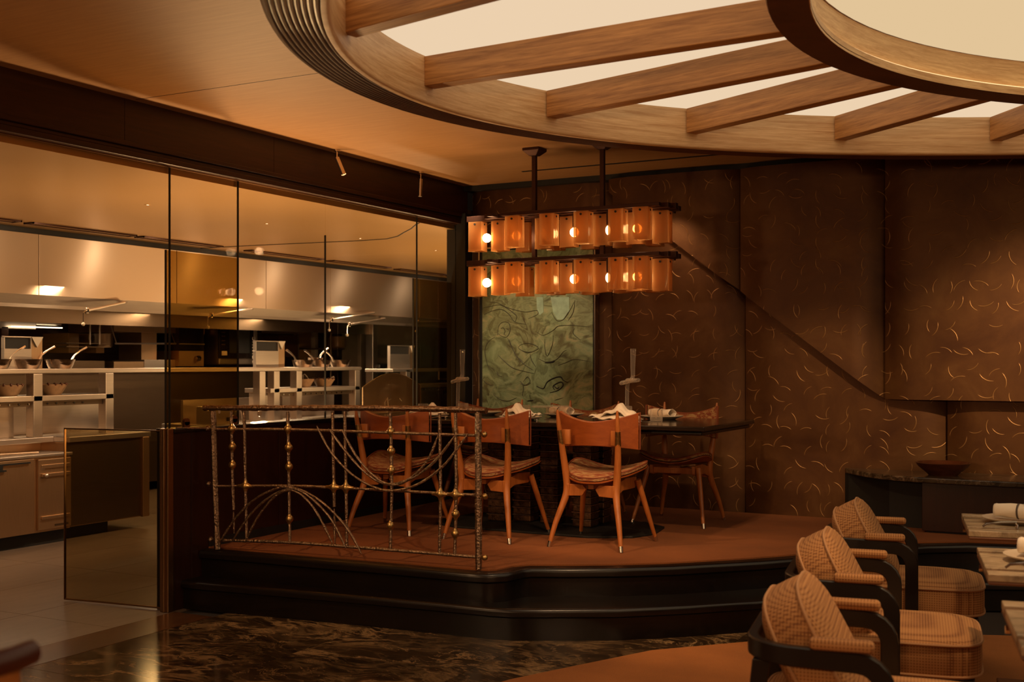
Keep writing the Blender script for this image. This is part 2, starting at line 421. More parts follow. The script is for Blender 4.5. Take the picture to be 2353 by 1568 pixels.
# waffle-weave
t = NT('waffle_weave'); o = t.obj()
sp = t.n('SeparateXYZ', {0: t.mapping(o, (620, 620, 620))}).outputs
def wv(x): return t.math('ADD', t.math('MULTIPLY', t.math('SINE', x), .5), .5)
g = t.math('MULTIPLY', t.math('MULTIPLY', wv(sp[0]), wv(sp[1])), wv(sp[2]))
g2 = t.math('MAXIMUM', t.math('MAXIMUM', t.math('MULTIPLY', wv(sp[0]), wv(sp[1])), t.math('MULTIPLY', wv(sp[0]), wv(sp[2]))), t.math('MULTIPLY', wv(sp[1]), wv(sp[2])))
nz = t.noise(o, 40, 3)
k = t.math('ADD', t.math('MULTIPLY', g2, .8), t.math('MULTIPLY', nz, .2))
col = t.ramp(k, [(.15, (.44, .215, .078)), (.45, (.37, .17, .058)), (.85, (.17, .062, .019))])
m_waffle = t.done(t.pr(col, .9, 0, t.bump(k, -.35, .004)))
m_wafflepipe = plain('waffle_piping', (.42, .22, .10), .85)

# glass
def glassy(name, tint, refl=.10, rough=.0, fk=.55):
    t = NT(name)
    fr = t.n('LayerWeight', {'Blend': .22}).outputs['Fresnel']
    fac = t.math('ADD', t.math('MULTIPLY', fr, fk), refl, clamp=True)
    a = t.n('BsdfTransparent', {'Color': (*tint, 1)}).outputs[0]
    b = t.n('BsdfGlossy', {'Color': (.9, .85, .8, 1), 'Roughness': rough}).outputs[0]
    return t.done(t.n('MixShader', {0: fac, 1: a, 2: b}).outputs[0])
m_glass = glassy('clear_partition_glass', (.98, .965, .93), .003, 0, .03)
m_tint = glassy('bronze_tinted_glass', (.62, .50, .26), .006, 0, .03)
m_gate = glassy('smoked_gate_glass', (.74, .67, .50), .015, 0, .12)
m_table_glass = glassy('tumbler_glass', (.93, .90, .84), .05)
t = NT('clear_blown_glass')
fr = t.n('LayerWeight', {'Blend': .35}).outputs['Facing']
fac = t.math('ADD', t.math('MULTIPLY', t.math('POWER', fr, 1.6), .85), .10, clamp=True)
gl = t.n('MixShader', {0: .35, 1: t.pr((.80, .72, .63), .18), 2: t.n('BsdfGlossy', {'Color': (1, .95, .88, 1), 'Roughness': .04}).outputs[0]}).outputs[0]  # pale diffuse rim put in for bright edge reflections
m_rimglass = t.done(t.n('MixShader', {0: fac, 1: t.n('BsdfTransparent', {'Color': (.97, .93, .87, 1)}).outputs[0], 2: gl}).outputs[0])
t = NT('crystal'); m_crystal = t.done(t.pr((.97, .93, .87), .02, 0, None, **{'Transmission Weight': 1.0, 'IOR': 1.45}))
t = NT('frosted_screen')
a = t.n('BsdfTransparent', {'Color': (.8, .72, .58, 1)}).outputs[0]; b = t.pr((.38, .27, .165), .35, .2)
m_frost = t.done(t.n('MixShader', {0: .72, 1: a, 2: b}).outputs[0])
t = NT('amber_cast_glass'); o = t.obj(); f = t.noise(t.mapping(o, (30, 30, 9)), 1.2, 3)
a = t.n('BsdfTransparent', {'Color': (1, .72, .42, 1)}).outputs[0]
b = t.n('BsdfTranslucent', {'Color': (1, .72, .42, 1)}).outputs[0]
d = t.n('BsdfDiffuse', {'Color': (.62, .33, .12, 1)}).outputs[0]
g = t.n('BsdfGlossy', {'Color': (1, .85, .6, 1), 'Roughness': .15, 'Normal': t.bump(f, .3, .01)}).outputs[0]
x = t.n('MixShader', {0: .35, 1: b, 2: d}).outputs[0]
x = t.n('MixShader', {0: .62, 1: a, 2: x}).outputs[0]
m_amber = t.done(t.n('MixShader', {0: .07, 1: x, 2: g}).outputs[0])

# painting
t = NT('painted_canvas'); o = t.obj()
w = t.vm('ADD', o, t.vm('MULTIPLY', t.n('TexNoise', {'Vector': o, 'Scale': 2.4, 'Detail': 4.0, 'Distortion': 1.2}).outputs['Color'], (.5, .5, .5)))
a = t.noise(t.mapping(w, (2.2, 1, 3.0)), 2.0, 7, .62, 1.6); b = t.noise(w, 1.3, 3)
c1 = t.ramp(a, [(.28, (.035, .030, .010)), (.42, (.115, .115, .045)), (.52, (.20, .235, .115)), (.62, (.30, .27, .13)), (.74, (.40, .29, .16))])
c2 = t.ramp(a, [(.3, (.07, .085, .035)), (.48, (.19, .26, .13)), (.6, (.27, .36, .20)), (.72, (.36, .44, .27))])
col = t.mixc(t.n('MapRange', {'Value': b, 1: .42, 2: .6}, clamp=True).outputs[0], c1, c2)
m_paint = t.done(t.pr(col, .5, 0, t.bump(a, .35, .01)))
m_stroke = plain('paint_stroke_dark', (.035, .035, .014), .5)
m_strokemint = plain('paint_patch_mint', (.30, .42, .29), .5, noise=.25, bump=.3, nscale=14)
m_strokesand = plain('paint_patch_sand', (.40, .29, .16), .5, noise=.3, bump=.3, nscale=14)

# ================================================================== THE ROOM
PLAT = .33
XR, YF = 13.6, -9.8
# marble floor: slab below, single tiles above
fl = struct(MB().box(0.0, XR, YF, 0, -.12, -.012).build('floor', m_joint), 'dark veined marble floor of the dining room in large polished tiles')
tile_me = None; TS = .92; random.seed(4)
for i in range(8):
    for j in range(8):
        x0 = .305+i*TS; y0 = -9.18+j*TS
        if y0 > -2.3 and x0 < 3.9 and y0+TS > -2.2: continue
        if tile_me is None:
            ob = MB().box(0, TS-.003, 0, TS-.003, -.012, 0).build('tile', m_marble, fl, loc=(x0, y0, 0)); tile_me = ob.data
        else:
            ob = bpy.data.objects.new('tile', tile_me); COL.objects.link(ob); ob.parent = fl; ob.location = (x0, y0, 0)
struct(MB().box(.022, .302, -9.2, -3.345, -.012, .001).build('trim_1', m_threshold), 'brown stone threshold strip between marble floor and kitchen tiles')
# kitchen floor
kf = struct(MB().box(-9.2, -.002, YF, 9.5, -.12, -.012).build('floor', m_joint), 'grey stone tile floor of the open kitchen')
tm = None
for i in range(9):
    for j in range(14):
        x1 = .018-i*.70; y0 = -8.6+j*1.2
        wd = .697
        if tm is None:
            ob = MB().box(-wd, 0, 0, 1.197, -.012, 0).build('tile', m_ktile, kf, loc=(x1, y0, 0)); tm = ob.data
        else:
            ob = bpy.data.objects.new('tile', tm); COL.objects.link(ob); ob.parent = kf; ob.location = (x1, y0, 0)

# platform: two ebonised steps with bullnose edges and a rust carpet
edge = [(.0, -3.045), (.475, -3.012), (.79, -2.998), (1.195, -2.966), (1.583, -2.952), (1.762, -2.945), (1.845, -2.930), (1.880, -2.895), (1.890, -2.85), (1.905, -2.76), (1.960, -2.680), (2.15, -2.585), (2.381, -2.444), (2.60, -2.275), (2.802, -2.067), (2.97, -1.89), (3.122, -1.696), (3.32, -1.40), (3.50, -1.11), (3.698, -.856), (3.942, -.690), (4.35, -.59), (5.0, -.54), (8.0, -.54)]
def offset(line, d):
    out = []
    for i, p in enumerate(line):
        a = V(line[max(i-1, 0)]); b = V(line[min(i+1, len(line)-1)]); t = (b-a).normalized(); out.append((p[0]+t.y*d, p[1]-t.x*d))
    return out
def stepslab(name, line, z0, z1, r, mat, back, ybk=0.0):
    rings = []
    for k in range(6):
        a = k/5*math.pi/2
        rings.append([(p[0], p[1], z1-r+r*math.sin(a)) for p in offset(line, -(r-r*math.cos(a)))])
    rings.insert(0, [(p[0], p[1], z0) for p in offset(line, -.022)]); rings.insert(1, [(p[0], p[1], z1-2.6*r) for p in offset(line, -.022)])
    rings.insert(2, [(p[0], p[1], z1-2.0*r) for p in line])
    full = [r_+[(8.0, ybk, r_[0][2]), (0.0, ybk, r_[0][2])] for r_ in rings]
    return MB().loft(full).build(name, mat, smooth=True)
st = struct(stepslab('trim_2', offset(edge, .085), .166, .322, .022, m_step, 0), 'upper ebonised step edging the rust carpeted platform')
low = [(.0, -3.275), (.206, -3.262), (.598, -3.215), (1.2, -3.150), (1.70, -3.105), (1.95, -3.09), (2.06, -3.065), (2.20, -2.99), (2.534, -2.804), (2.83, -2.55), (3.103, -2.278), (3.35, -1.95), (3.60, -1.55), (3.86, -1.25), (4.3, -1.05), (5.0, -.98), (8.0, -.98)]
struct(stepslab('trim_3', low, 0, .166, .02, m_step, 0), 'lower ebonised step curving round the foot of the platform')
pf = struct(MB().prism(edge+[(8.0, 0), (0.0, 0)], .315, PLAT).build('floor', m_carpet), 'rust orange carpet of the raised dining platform')
# rug
rugp = [(2.405, -3.73), (2.54, -3.425), (2.77, -2.93), (3.139, -2.53), (3.55, -2.10), (3.95, -1.90), (4.31, -1.76), (6.5, -1.7), (6.5, -7.6), (2.1, -7.6), (2.2, -5.0), (2.27, -4.3)]
tag(MB().prism(rugp, 0.001, .012).build('rug', m_rug), 'orange wool rug with curved edge lying on the marble under the armchairs', 'rug')

# ceiling
struct(MB().box(0, XR, YF, 0, CEIL, CEIL+.15).build('ceiling', m_ceiling), 'warm tan veneered ceiling')
struct(MB().box(.77, 3.2, -.512, -.487, CEIL-.004, CEIL+.01).build('trim_4', m_black), 'thin black slot in the ceiling parallel to the copper wall')
struct(MB().box(.03, 4.0, -3.648, -3.644, CEIL-.0012, CEIL+.01).build('trim_5', m_beam), 'hairline joint across the veneered ceiling')
# back wall: recess strip + copper panels with rolled edges, upper volume standing proud
wb = struct(MB().box(0, XR, 0.09, .25, 0, CEIL).build('wall_back', m_black), 'wall clad in patinated copper with gouged crescent marks')
struct(MB().box(0, XR, -.06, .12, CEIL-.042, CEIL).build('trim_6', m_black), 'black shadow gap along the top of the copper wall')
def wallpanel(poly_x, z0f, z1f, depth, roll, mirror=1, n=44, name='panel'):
    """vertical sheet from x0 to x1, edges rolled back; z limits are functions of x"""
    x0, x1 = poly_x
    def y(x):
        e0 = max(0, 1-(x-x0)/roll); e1 = max(0, 1-(x1-x)/roll)
        return depth+.05*(e0*e0)+.085*(e1*e1)
    xs = [x0+(x1-x0)*i/n for i in range(n+1)]
    rf = [[(x, y(x), z0f(x)) for x in xs], [(x, y(x), z1f(x)) for x in xs], [(x, y(x)+.05, z1f(x)) for x in xs], [(x, y(x)+.05, z0f(x)) for x in xs]]
    mb = MB(); vs = [p for r in rf for p in r]; k = n+1; fs = []
    for a in range(4):
        b = (a+1) % 4
        for i in range(n): fs.append((a*k+i, a*k+i+1, b*k+i+1, b*k+i))
    fs += [(0, k, 2*k, 3*k), (n, 3*k+n, 2*k+n, k+n)]
    mb.faces(vs, fs); return mb.build(name, m_copper, wb, smooth=True)
ZT = CEIL-.042
for a, b in ((.02, 1.275), (1.275, 2.335), (2.335, 3.735), (3.735, 5.15), (5.15, 6.6), (6.6, 8.05), (8.05, 9.5), (9.5, 11.0), (11.0, 13.55)):
    wallpanel((a, b), lambda x: PLAT-.02, lambda x: ZT, .0, .26)
dg = lambda x: max(1.175, 2.388-(x-1.749)*(2.388-1.175)/(3.345-1.749))
for a, b in ((1.30, 2.335), (2.335, 3.35), (3.35, 4.85), (4.85, 6.4), (6.4, 8.0), (8.0, 13.5)):
    wallpanel((a, b), lambda x: min(ZT-.001, dg(x)), lambda x: ZT, -.13, .22)
# unseen walls
struct(MB().box(XR, XR+.2, YF, .25, 0, CEIL+.1).build('wall_right', m_darkpanel), 'dark panelled wall on the right of the dining room')
struct(MB().box(-6, XR, YF-.2, YF, 0, CEIL+.1).build('wall_front', m_darkpanel), 'dark panelled wall behind the camera')

# left wall: walnut beam, low panelled wall, glass partition
bm_ = thing('trim_7', 'walnut beam over the kitchen glass', 'beam'); del bm_['category']; struct(bm_)
for y0, y1 in ((YF, -7.3), (-7.297, -5.75), (-5.747, -3.70), (-3.697, -2.45), (-2.447, 0)):
    MB().box(-.17, 0, y0, y1, 2.64, CEIL).build('panel', m_beam, bm_)
b = MB(); b.box(-.17, .012, YF, 0, 2.612, 2.640); b.box(-.17, -.006, YF, 0, 2.59, 2.612); b.box(-.17, .004, YF, 0, 2.557, 2.59)
b.build('moulding', m_beam, bm_, bevel=.004)
b = MB(); b.box(-.06, -.034, YF, 0, 2.551, 2.5572); b.build('glazing_channel', m_bronzeflat, bm_)
struct(MB().box(-.13, .045, -.115, -.001, PLAT-.02, 2.64).build('trim_8', m_black), 'black corner post between glass and copper wall')
WL = 1.045
wl = thing('wall_left', 'low dark mahogany panelled wall under the kitchen glass', 'wall'); del wl['category']; struct(wl)
MB().box(-.13, -.018, -3.33, 0, 0, WL-.02).build('core', m_black, wl)
for y0, y1 in ((-3.33, -3.19), (-3.187, -2.402), (-2.398, -1.562), (-1.558, -.70), (-.696, -.02)):
    MB().box(-.018, 0, y0, y1, 0, WL-.025).build('panel', m_darkpanel, wl, bevel=.002)
MB().box(-.135, .012, -3.335, 0, WL-.025, WL).build('capping', m_lacquer, wl, bevel=.004)
MB().box(-.016, .008, -3.04, 0, PLAT, PLAT+.05).build('skirting', m_black, wl)
# bronze end post
b = MB(); b.box(-.055, .01, -3.385, -3.34, 0, WL+.003); b.box(-.035, -.015, -3.392, -3.34, 0, WL+.003)
struct(b.build('trim_9', m_bronzeflat, bevel=.004), 'bronze end post of the low wall where the glass gate hangs')
# glass partition, one pane each
gw = thing('window_1', 'frameless glass partition between dining room and kitchen', 'window'); del gw['category']; struct(gw)
for y0, y1, zb in ((-8.6, -6.2, 1.045), (-6.195, -3.318, 1.045), (-3.313, -2.738, WL), (-2.733, -1.855, WL), (-1.85, -.70, WL), (-.695, -.115, WL)):
    if y1 < -3.316: MB().box(-.052, -.042, y0, y1, 1.05, 2.553).build('glass_pane', m_glass, gw)
    else: MB().box(-.052, -.042, y0, y1, zb, 2.553).build('glass_pane', m_glass, gw)
for y, zt in ((-3.3155, 2.55), (-2.7355, 2.55), (-1.8525, 2.30), (-.6975, 2.55)):
    MB().box(-.054, -.040, y-.0016, y+.0016, WL, zt).build('glazing_bead', m_black, gw)
for y0, y1 in ((-3.30, -2.70), (-.68, -.12)):
    lf = MB().box(-.095, -.085, y0, y1, WL, 2.078).build('door_leaf', m_tint, gw)
b = MB(); b.box(-.096, -.084, -3.305, -3.300, WL, 2.08); b.box(-.096, -.084, -.685, -.680, WL, 2.08); b.build('leaf_edge', m_black, gw)
for y in (-3.21, -2.80):
    b = MB(); b.cyl((-.03, y, WL+.035), (-.012, y, WL+.035), .022, n=16); b.box(-.03, -.012, y-.022, y+.022, WL, WL+.035); b.build('glass_clamp', m_bronzeflat, gw)
# ------- glass gate standing open
gt = thing('glass_gate', 'low smoked glass gate with bronze edges standing open beside the end post', 'gate', (-.055, -3.345, 0))
gd = math.atan2(-.083, -.721)
gm = M.Rotation(gd, 4, 'Z')
g1 = MB().box(.012, .725, -.006, .006, .018, 1.028, mat=gm).build('glass_pane', m_gate, gt)
b = MB(); b.box(.0, .730, -.007, .007, 1.028, 1.036, mat=gm); b.box(.724, .730, -.007, .007, .01, 1.03, mat=gm); b.box(0, .730, -.007, .007, .010, .018, mat=gm); b.build('edge_frame', m_bronzeflat, gt)
MB().box(-.004, .014, -.014, .014, .005, 1.04, mat=gm).build('hinge_stile', m_bronzeflat, gt)

# ================================================================== CEILING LIGHT (coffered oval)
RC = V((7.427, -3.763, 0)); RA, RB = 5.437, 3.337; HA, HB = 3.765, 2.858; IA, IB = 3.612, 2.672
ZL, ZFIN0, ZFIN1, ZHUB, ZDOME = 2.62, 2.6975, 2.836, 2.693, 2.862
ring = thing('ceiling_light', 'huge oval coffered oak ceiling light with luminous panels between fins', 'ceiling light', RC)
def ell(a, b, t): return V((a*math.cos(t), b*math.sin(t), 0))
def ellsweep(a, b, prof, n=220, closed=True):
    """prof: (offset outward, z) closed polygon swept round the ellipse"""
    rings = []
    for i in range(n):
        t = 2*math.pi*i/n; p = ell(a, b, t); nr = V((math.cos(t)/a, math.sin(t)/b, 0)).normalized()
        rings.append([p+nr*o_+V((0, 0, z)) for o_, z in prof])
    k = len(prof); vs = [p for r in rings for p in r]; fs = []
    for i in range(n):
        for j in range(k):
            fs.append((i*k+j, ((i+1) % n)*k+j, ((i+1) % n)*k+(j+1) % k, i*k+(j+1) % k))
    return MB().faces(vs, fs)
# inner fascia (oak), rounded lip
lip = [(0.0, 2.86), (0.0, ZL+.014)]+[(.012-.012*math.cos(a), ZL+.014-.014*math.sin(a)) for a in (.4, .8, 1.2, 1.57)]+[(.03, ZL), (.03, 2.86)]
ellsweep(RA, RB, lip).build('fascia', m_ringwood, ring, smooth=True)
rib = []
for i in range(9):
    x = .032+i*.0215; z = ZL+.001+.0012*i
    rib += [(x, z+.012), (x+.003, z+.002), (x+.0075, z), (x+.012, z+.002), (x+.0155, z+.012)]
rib += [(.226, ZL+.02), (.232, ZL+.03), (.232, CEIL), (.032, CEIL)]
ellsweep(RA, RB, rib, 240).build('reeded_rim', m_darkrib, ring, smooth=True)
# luminous membrane ring
N = 160; vs = []; fs = []
for i in range(N):
    t = 2*math.pi*i/N; vs += [ell(RA+.005, RB+.005, t)+V((0, 0, ZFIN1)), ell(HA-.05, HB-.05, t)+V((0, 0, ZFIN1)), ell(RA+.005, RB+.005, t)+V((0, 0, ZFIN1+.01)), ell(HA-.05, HB-.05, t)+V((0, 0, ZFIN1+.01))]
for i in range(N):
    a = 4*i; b_ = 4*((i+1) % N)
    fs += [(a, b_, b_+1, a+1), (a+2, a+3, b_+3, b_+2), (a, a+2, b_+2, b_), (a+1, b_+1, b_+3, a+3)]
MB().faces(vs, fs).build('luminous_panel', m_lum, ring)
# hub ring: soffit with its shade put into a dark wood colour, oak inner wall with a small ledge, dome panel
hub = [(-.153+.0, ZHUB+.012), (-.145, ZHUB), (-.004, ZHUB), (0, ZHUB+.006), (0, ZFIN1+.004), (-.06, ZFIN1+.004), (-.06, ZHUB+.012)]
ellsweep(HA, HB, hub, 180).build('hub_soffit', m_darkrib, ring, smooth=True)
hin = [(0.002, ZHUB+.0), (.002, ZHUB+.035), (.040, ZHUB+.045), (.040, ZDOME+.002), (.06, ZDOME+.002), (.06, ZHUB+.012), (.01, ZHUB+.004)]
ellsweep(IA, IB, [(o_-.0, z) for o_, z in hin], 180).build('hub_wall', m_ringwood, ring, smooth=True)
ellsweep(IA, IB, [(.012, ZHUB+.036), (.034, ZHUB+.040), (.034, ZHUB+.046), (.012, ZHUB+.042)], 180).build('cove_strip', m_cove, ring)
MB().prism([ell(IA+.03, IB+.03, 2*math.pi*i/120) for i in range(120)], ZDOME, ZDOME+.006).build('dome_panel', m_lumhub, ring)
# fins: equal steps round the oval
per = []; acc = 0; K = 4000; p0 = ell(RA, RB, math.pi)
for i in range(K+1):
    t = math.pi-2*math.pi*i/K; p = ell(RA, RB, t); acc += (p-p0).length; p0 = p; per.append((acc, t))
NF = 31
fin_me = None
for k in range(NF):
    tgt = acc*((k+.02)/NF); t = min(per, key=lambda q: abs(q[0]-tgt))[1]
    A = ell(RA-.002, RB-.002, t); th = math.pi-2*math.pi*(k-.15)/32.2
    B = ell(HA-.03, HB-.03, th)
    d = B-A; L = d.length
    f_ = MB().box(0, L, -.040, .040, ZFIN0, ZFIN1-.002)
    # mitre the outer end to the fascia
    o = f_.build('fin', m_finwood, ring, loc=A, rot=(0, 0, math.atan2(d.y, d.x)), bevel=.004)

# ================================================================== KITCHEN
struct(MB().box(-9.3, -.06, YF, 9.6, 2.515, 2.70).build('ceiling', m_kceil), 'bronze lacquered ceiling of the open kitchen')
struct(MB().box(-.06, -.04, YF, 0, 2.555, 2.70).build('trim_10', m_kceil), 'narrow light strip between kitchen ceiling and beam')
pts = [(-3.0, .09), (-2.4, .12), (-1.7, .19), (-1.25, .24), (-.95, .22), (-.75, .09), (-.55, -.12), (-.33, -.34), (-.15, -.55), (-.07, -.63)]
struct(MB().tube([(x, y, 2.515) for x, y in pts], .006, 6).build('trim_11', m_black), 'curved black joint in the kitchen ceiling')
kw = struct(MB().box(-5.8, -5.6, YF, 4.93, 0, 2.6).build('wall_kitchen', m_kwall), 'dark back wall of the kitchen')
struct(MB().box(-5.8, -5.6, 5.62, 9.5, 0, 2.6).build('wall_kitchen', m_kwall), 'dark back wall of the kitchen beyond the passage')
struct(MB().box(-9.4, .1, 9.5, 9.7, 0, 2.6).build('wall_kitchen', m_greypanel), 'end wall of the kitchen')
struct(MB().box(-9.4, -9.2, YF, 9.5, 0, 2.6).build('wall_kitchen', m_black), 'dark wall at the end of the kitchen passage')
struct(MB().box(-6.2, -.1, YF-.1, YF+.05, 0, 2.6).build('wall_kitchen', m_kwall), 'near end wall of the kitchen')
struct(MB().box(-.12, .0, .25, 9.5, 0, 2.6).build('wall_left', m_black), 'wall between the kitchen and the space behind the copper wall')
# ceiling slots
for y0, y1 in ((-5.3, -4.3), (-4.2, -3.3), (-3.2, -2.19), (-2.09, -1.02), (-.95, .05), (.45, 1.59), (1.76, 2.84), (3.04, 4.10), (4.2, 5.2)):
    t_ = thing('air_diffuser', '', 'diffuser', (-2.73, (y0+y1)/2, 2.515), 0, 'slot diffusers in the kitchen ceiling')
    t_['label'] = 'slim slot air diffuser above the hood, %s one counted from the left' % {-5.3: 'first', -4.2: 'second', -3.2: 'third', -2.09: 'fourth', -.95: 'fifth', .45: 'sixth', 1.76: 'seventh', 3.04: 'eighth', 4.2: 'ninth'}[y0]
    h = (y1-y0)/2
    b = MB(); b.box(-.055, -.043, -h, h, -.012, 0); b.box(.043, .055, -h, h, -.012, 0); b.box(-.055, .055, -h, -h+.012, -.012, 0); b.box(-.055, .055, h-.012, h, -.012, 0); b.build('frame', m_fixture, t_)
    MB().box(-.043, .043, -h+.01, h-.01, -.004, 0).build('slot_plate', m_kceil, t_)
for i, y in enumerate(KY):  # pinhole fittings made up for the added spots
    t_ = thing('added_pinhole', 'added pinhole downlight in the kitchen ceiling, number %s along the aisle from the camera side' % ('one', 'two', 'three', 'four', 'five', 'six', 'seven', 'eight')[i], 'ceiling light', (-1.15, y, 2.515), 0, 'added kitchen downlights')
    MB().lathe([(.010, 0), (.010, -.002), (.022, -.002), (.023, 0)], n=20).build('trim_ring', m_kceil, t_)
    MB().lathe([(0, -.001), (.010, -.001)], n=16).build('lens', m_klamp, t_)
# ---- extraction hood of steel sheets
hd = thing('extraction_hood', 'long brushed steel extraction hood above the kitchen pass', 'hood', (-3.01, 0, 1.88))
for y0, y1 in ((-5.0, -3.42), (-3.415, -1.76), (-1.755, -.214), (-.209, 1.05), (1.055, 2.135), (2.14, 3.95), (3.955, 5.0)):
    MB().box(-3.03, -3.01, y0, y1, 1.974, 2.468).build('panel', m_hood, hd, rel=True, bevel=.002)
b = MB(); b.loft([[(-3.012, y, 1.974), (-3.05, y, 1.90), (-3.05, y, 1.872), (-3.09, y, 1.872), (-3.09, y, 1.974)] for y in (-5.0, 5.0)]); b.build('lip', m_steel, hd, rel=True)
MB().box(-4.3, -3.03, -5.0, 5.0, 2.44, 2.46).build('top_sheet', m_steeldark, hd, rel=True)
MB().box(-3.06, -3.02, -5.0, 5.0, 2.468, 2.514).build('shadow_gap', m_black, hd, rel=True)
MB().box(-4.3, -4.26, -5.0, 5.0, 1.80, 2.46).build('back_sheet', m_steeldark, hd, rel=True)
for y0 in (-4.4, -3.0, -1.9, -.6, .5, 1.5, 2.7, 3.8):
    MB().box(-3.9, -3.25, y0, y0+.85, 2.0, 2.03).build('filter', m_steeldark, hd, rel=True)
# pull rods
for i, (a, b_) in enumerate((((-2.9, -1.362, 1.861), (-2.96, -.882, 1.955)), ((-2.9, .126, 1.873), (-2.96, .779, 1.962)), ((-2.9, 2.009, 1.891), (-2.96, 2.905, 2.0)), ((-2.8, 2.2, 1.84), (-2.95, 3.1, 1.94)), ((-2.9, 3.741, 1.92), (-3.03, 4.749, 1.955)))):
    w_ = ('at the left of the kitchen', 'over the tinted door leaf', 'over the row of pans on the right', 'just below the third one', 'at the far right of the hood')[i]
    t_ = thing('swing_rod', 'bright swing rod with pull ball '+w_, 'rod', a)
    MB().tube([a, b_], .011, 10).build('rod', m_steel, t_, rel=True)
    MB().rbox(a, (.03, .03, .05), .008).build('end_fitting', m_chrome, t_, rel=True, smooth=True)
    e = MB(); e.tube([(a[0], a[1]-.04, a[2]-.02), (a[0], a[1]-.04, a[2]-.105)], .003, 6); e.tube([a, (a[0], a[1]-.04, a[2]-.02)], .004, 6); e.build('chain', m_chrome, t_, rel=True)
    MB().sph((a[0], a[1]-.04, a[2]-.115), .016).build('pull_ball', m_porcelain, t_, rel=True, smooth=True)
    MB().cyl((b_[0]-.05, b_[1], b_[2]+.0), (b_[0]+.012, b_[1], b_[2]), .012, n=10).build('bracket', m_steel, t_, rel=True)

# ---- pass counters with overshelves
def post(mb, x, y, z0, z1, w=.09): mb.box(x-w/2, x+w/2, y-w/2, y+w/2, z0, z1)
def passcounter(name, label, y0, y1, lower, posts):
    t_ = thing(name, label, 'counter', (-3.0, (y0+y1)/2, 0))
    if y0 < -3:
        b = MB(); b.box(-3.5, -2.99, y0, -1.755, .10, .785); b.box(-3.5, -2.70, -1.755, y1, .10, .785); b.build('body', m_fridge, t_, rel=True, bevel=.003)
        MB().box(-3.45, -2.78, -1.74, y1-.35, 0, .10).build('toe_kick', m_black, t_, rel=True)
        b = MB(); b.box(-3.52, -2.84, y0-.01, -1.755, .785, .828); b.box(-3.52, -2.66, -1.755, y1+.02, .785, .828); b.build('worktop', m_steel, t_, rel=True, bevel=.004)
    else:
        MB().box(-3.5, -2.70, y0, y1, .12, .785).build('body', m_greypanel, t_, rel=True, bevel=.003)
        MB().box(-3.45, -2.74, y0+.02, y1-.1, 0, .12).build('toe_kick', m_black, t_, rel=True)
        MB().box(-3.52, -2.66, y0-.01, y1+.02, .785, .828).build('worktop', m_steel, t_, rel=True, bevel=.004)
    MB().box(-3.28, -3.25, y0, y1, .828, 1.06).build('splashback', m_steel, t_, rel=True)
    for p in posts: MB().box(-2.93, -2.84, p-.045, p+.045, .828, 1.336).build('post', m_steel, t_, rel=True, bevel=.006)
    ly0, ly1 = lower
    s_ = MB().box(-3.18, -2.84, ly0, ly1, 1.116, 1.160).build('lower_shelf', m_steel, t_, rel=True, bevel=.004)
    MB().box(-2.90, -2.875, ly0+.06, ly1-.1, 1.075, 1.112).build('ticket_rail', m_steeldark, t_, rel=True)
    for k in range(int((ly1-ly0-.3)/.09)): MB().cyl((-2.872, ly0+.15+k*.09, 1.094), (-2.869, ly0+.15+k*.09, 1.094), .008, n=8).build('rivet', m_chrome, s_, rel=False, loc=-t_.location)
    return t_
pA = passcounter('pass_counter', 'steel kitchen pass counter with two overshelves left of the tinted door leaf', -5.2, -.90, (-5.0, -1.126), (-3.6, -1.905, -1.17))
MB().box(-2.70, -2.684, -1.76, -.905, .11, .78).build('end_panel', m_steeldark, pA, rel=True)
MB().box(-2.69, -2.655, -.975, -.90, .10, .785).build('corner_post', m_fridge, pA, rel=True, bevel=.004)
pB = passcounter('pass_counter', 'steel kitchen pass counter with overshelves right of the tinted door leaf', .12, 2.52, (.92, 2.46), (.80, 1.02, 1.38, 2.41))
pC = passcounter('pass_counter', 'short steel pass counter with overshelf beside the far corner post', 3.15, 4.9, (3.45, 4.85), (3.44, 4.6))
us = thing('overshelf', 'long steel top shelf running over both pass counters with pans on it', 'shelf', (-3.0, -1.3, 1.336))
MB().box(-3.24, -2.84, -5.2, 2.475, 1.336, 1.374).build('board', m_steel, us, rel=True, bevel=.004)
MB().box(-2.845, -2.83, -5.2, 2.475, 1.345, 1.366).build('front_edge', m_steel, us, rel=True)
u2 = thing('overshelf', 'short steel top shelf at the far right of the kitchen', 'shelf', (-3.0, 3.9, 1.31))
MB().box(-3.24, -2.84, 3.11, 4.9, 1.31, 1.348).build('board', m_steel, u2, rel=True, bevel=.004)
# fridge counter in front of pass A
fr = thing('fridge_counter', 'low stainless undercounter fridge with doors left of the glass gate', 'fridge', (-2.62, -3.2, 0))
MB().box(-2.98, -2.645, -5.2, -1.765, .105, .690).build('body', m_fridge, fr, rel=True)
MB().box(-2.98, -2.615, -5.2, -1.76, .690, .712).build('top', m_steel, fr, rel=True, bevel=.004)
MB().box(-2.95, -2.69, -5.2, -1.77, 0, .105).build('toe_kick', m_black, fr, rel=True)
for y0, y1 in ((-4.4, -3.3), (-3.29, -2.12)):
    d_ = MB().box(-2.645, -2.624, y0, y1, .11, .683).build('door', m_fridge, fr, rel=True, bevel=.004)
    b = MB(); b.box(-2.625, -2.605, y1-.45, y1-.05, .652, .663); b.build('handle', m_black, d_, loc=-fr.location)
    b = MB(); b.box(-2.625, -2.60, y1-.50, y1-.27, .606, .618); b.box(-2.625, -2.603, y1-.42, y1-.39, .618, .652); b.box(-2.625, -2.603, y1-.33, y1-.30, .618, .652); b.build('latch', m_black, d_, loc=-fr.location)
d_ = MB().box(-2.645, -2.622, -2.085, -1.77, .125, .672).build('door', m_fridge, fr, rel=True, bevel=.004)
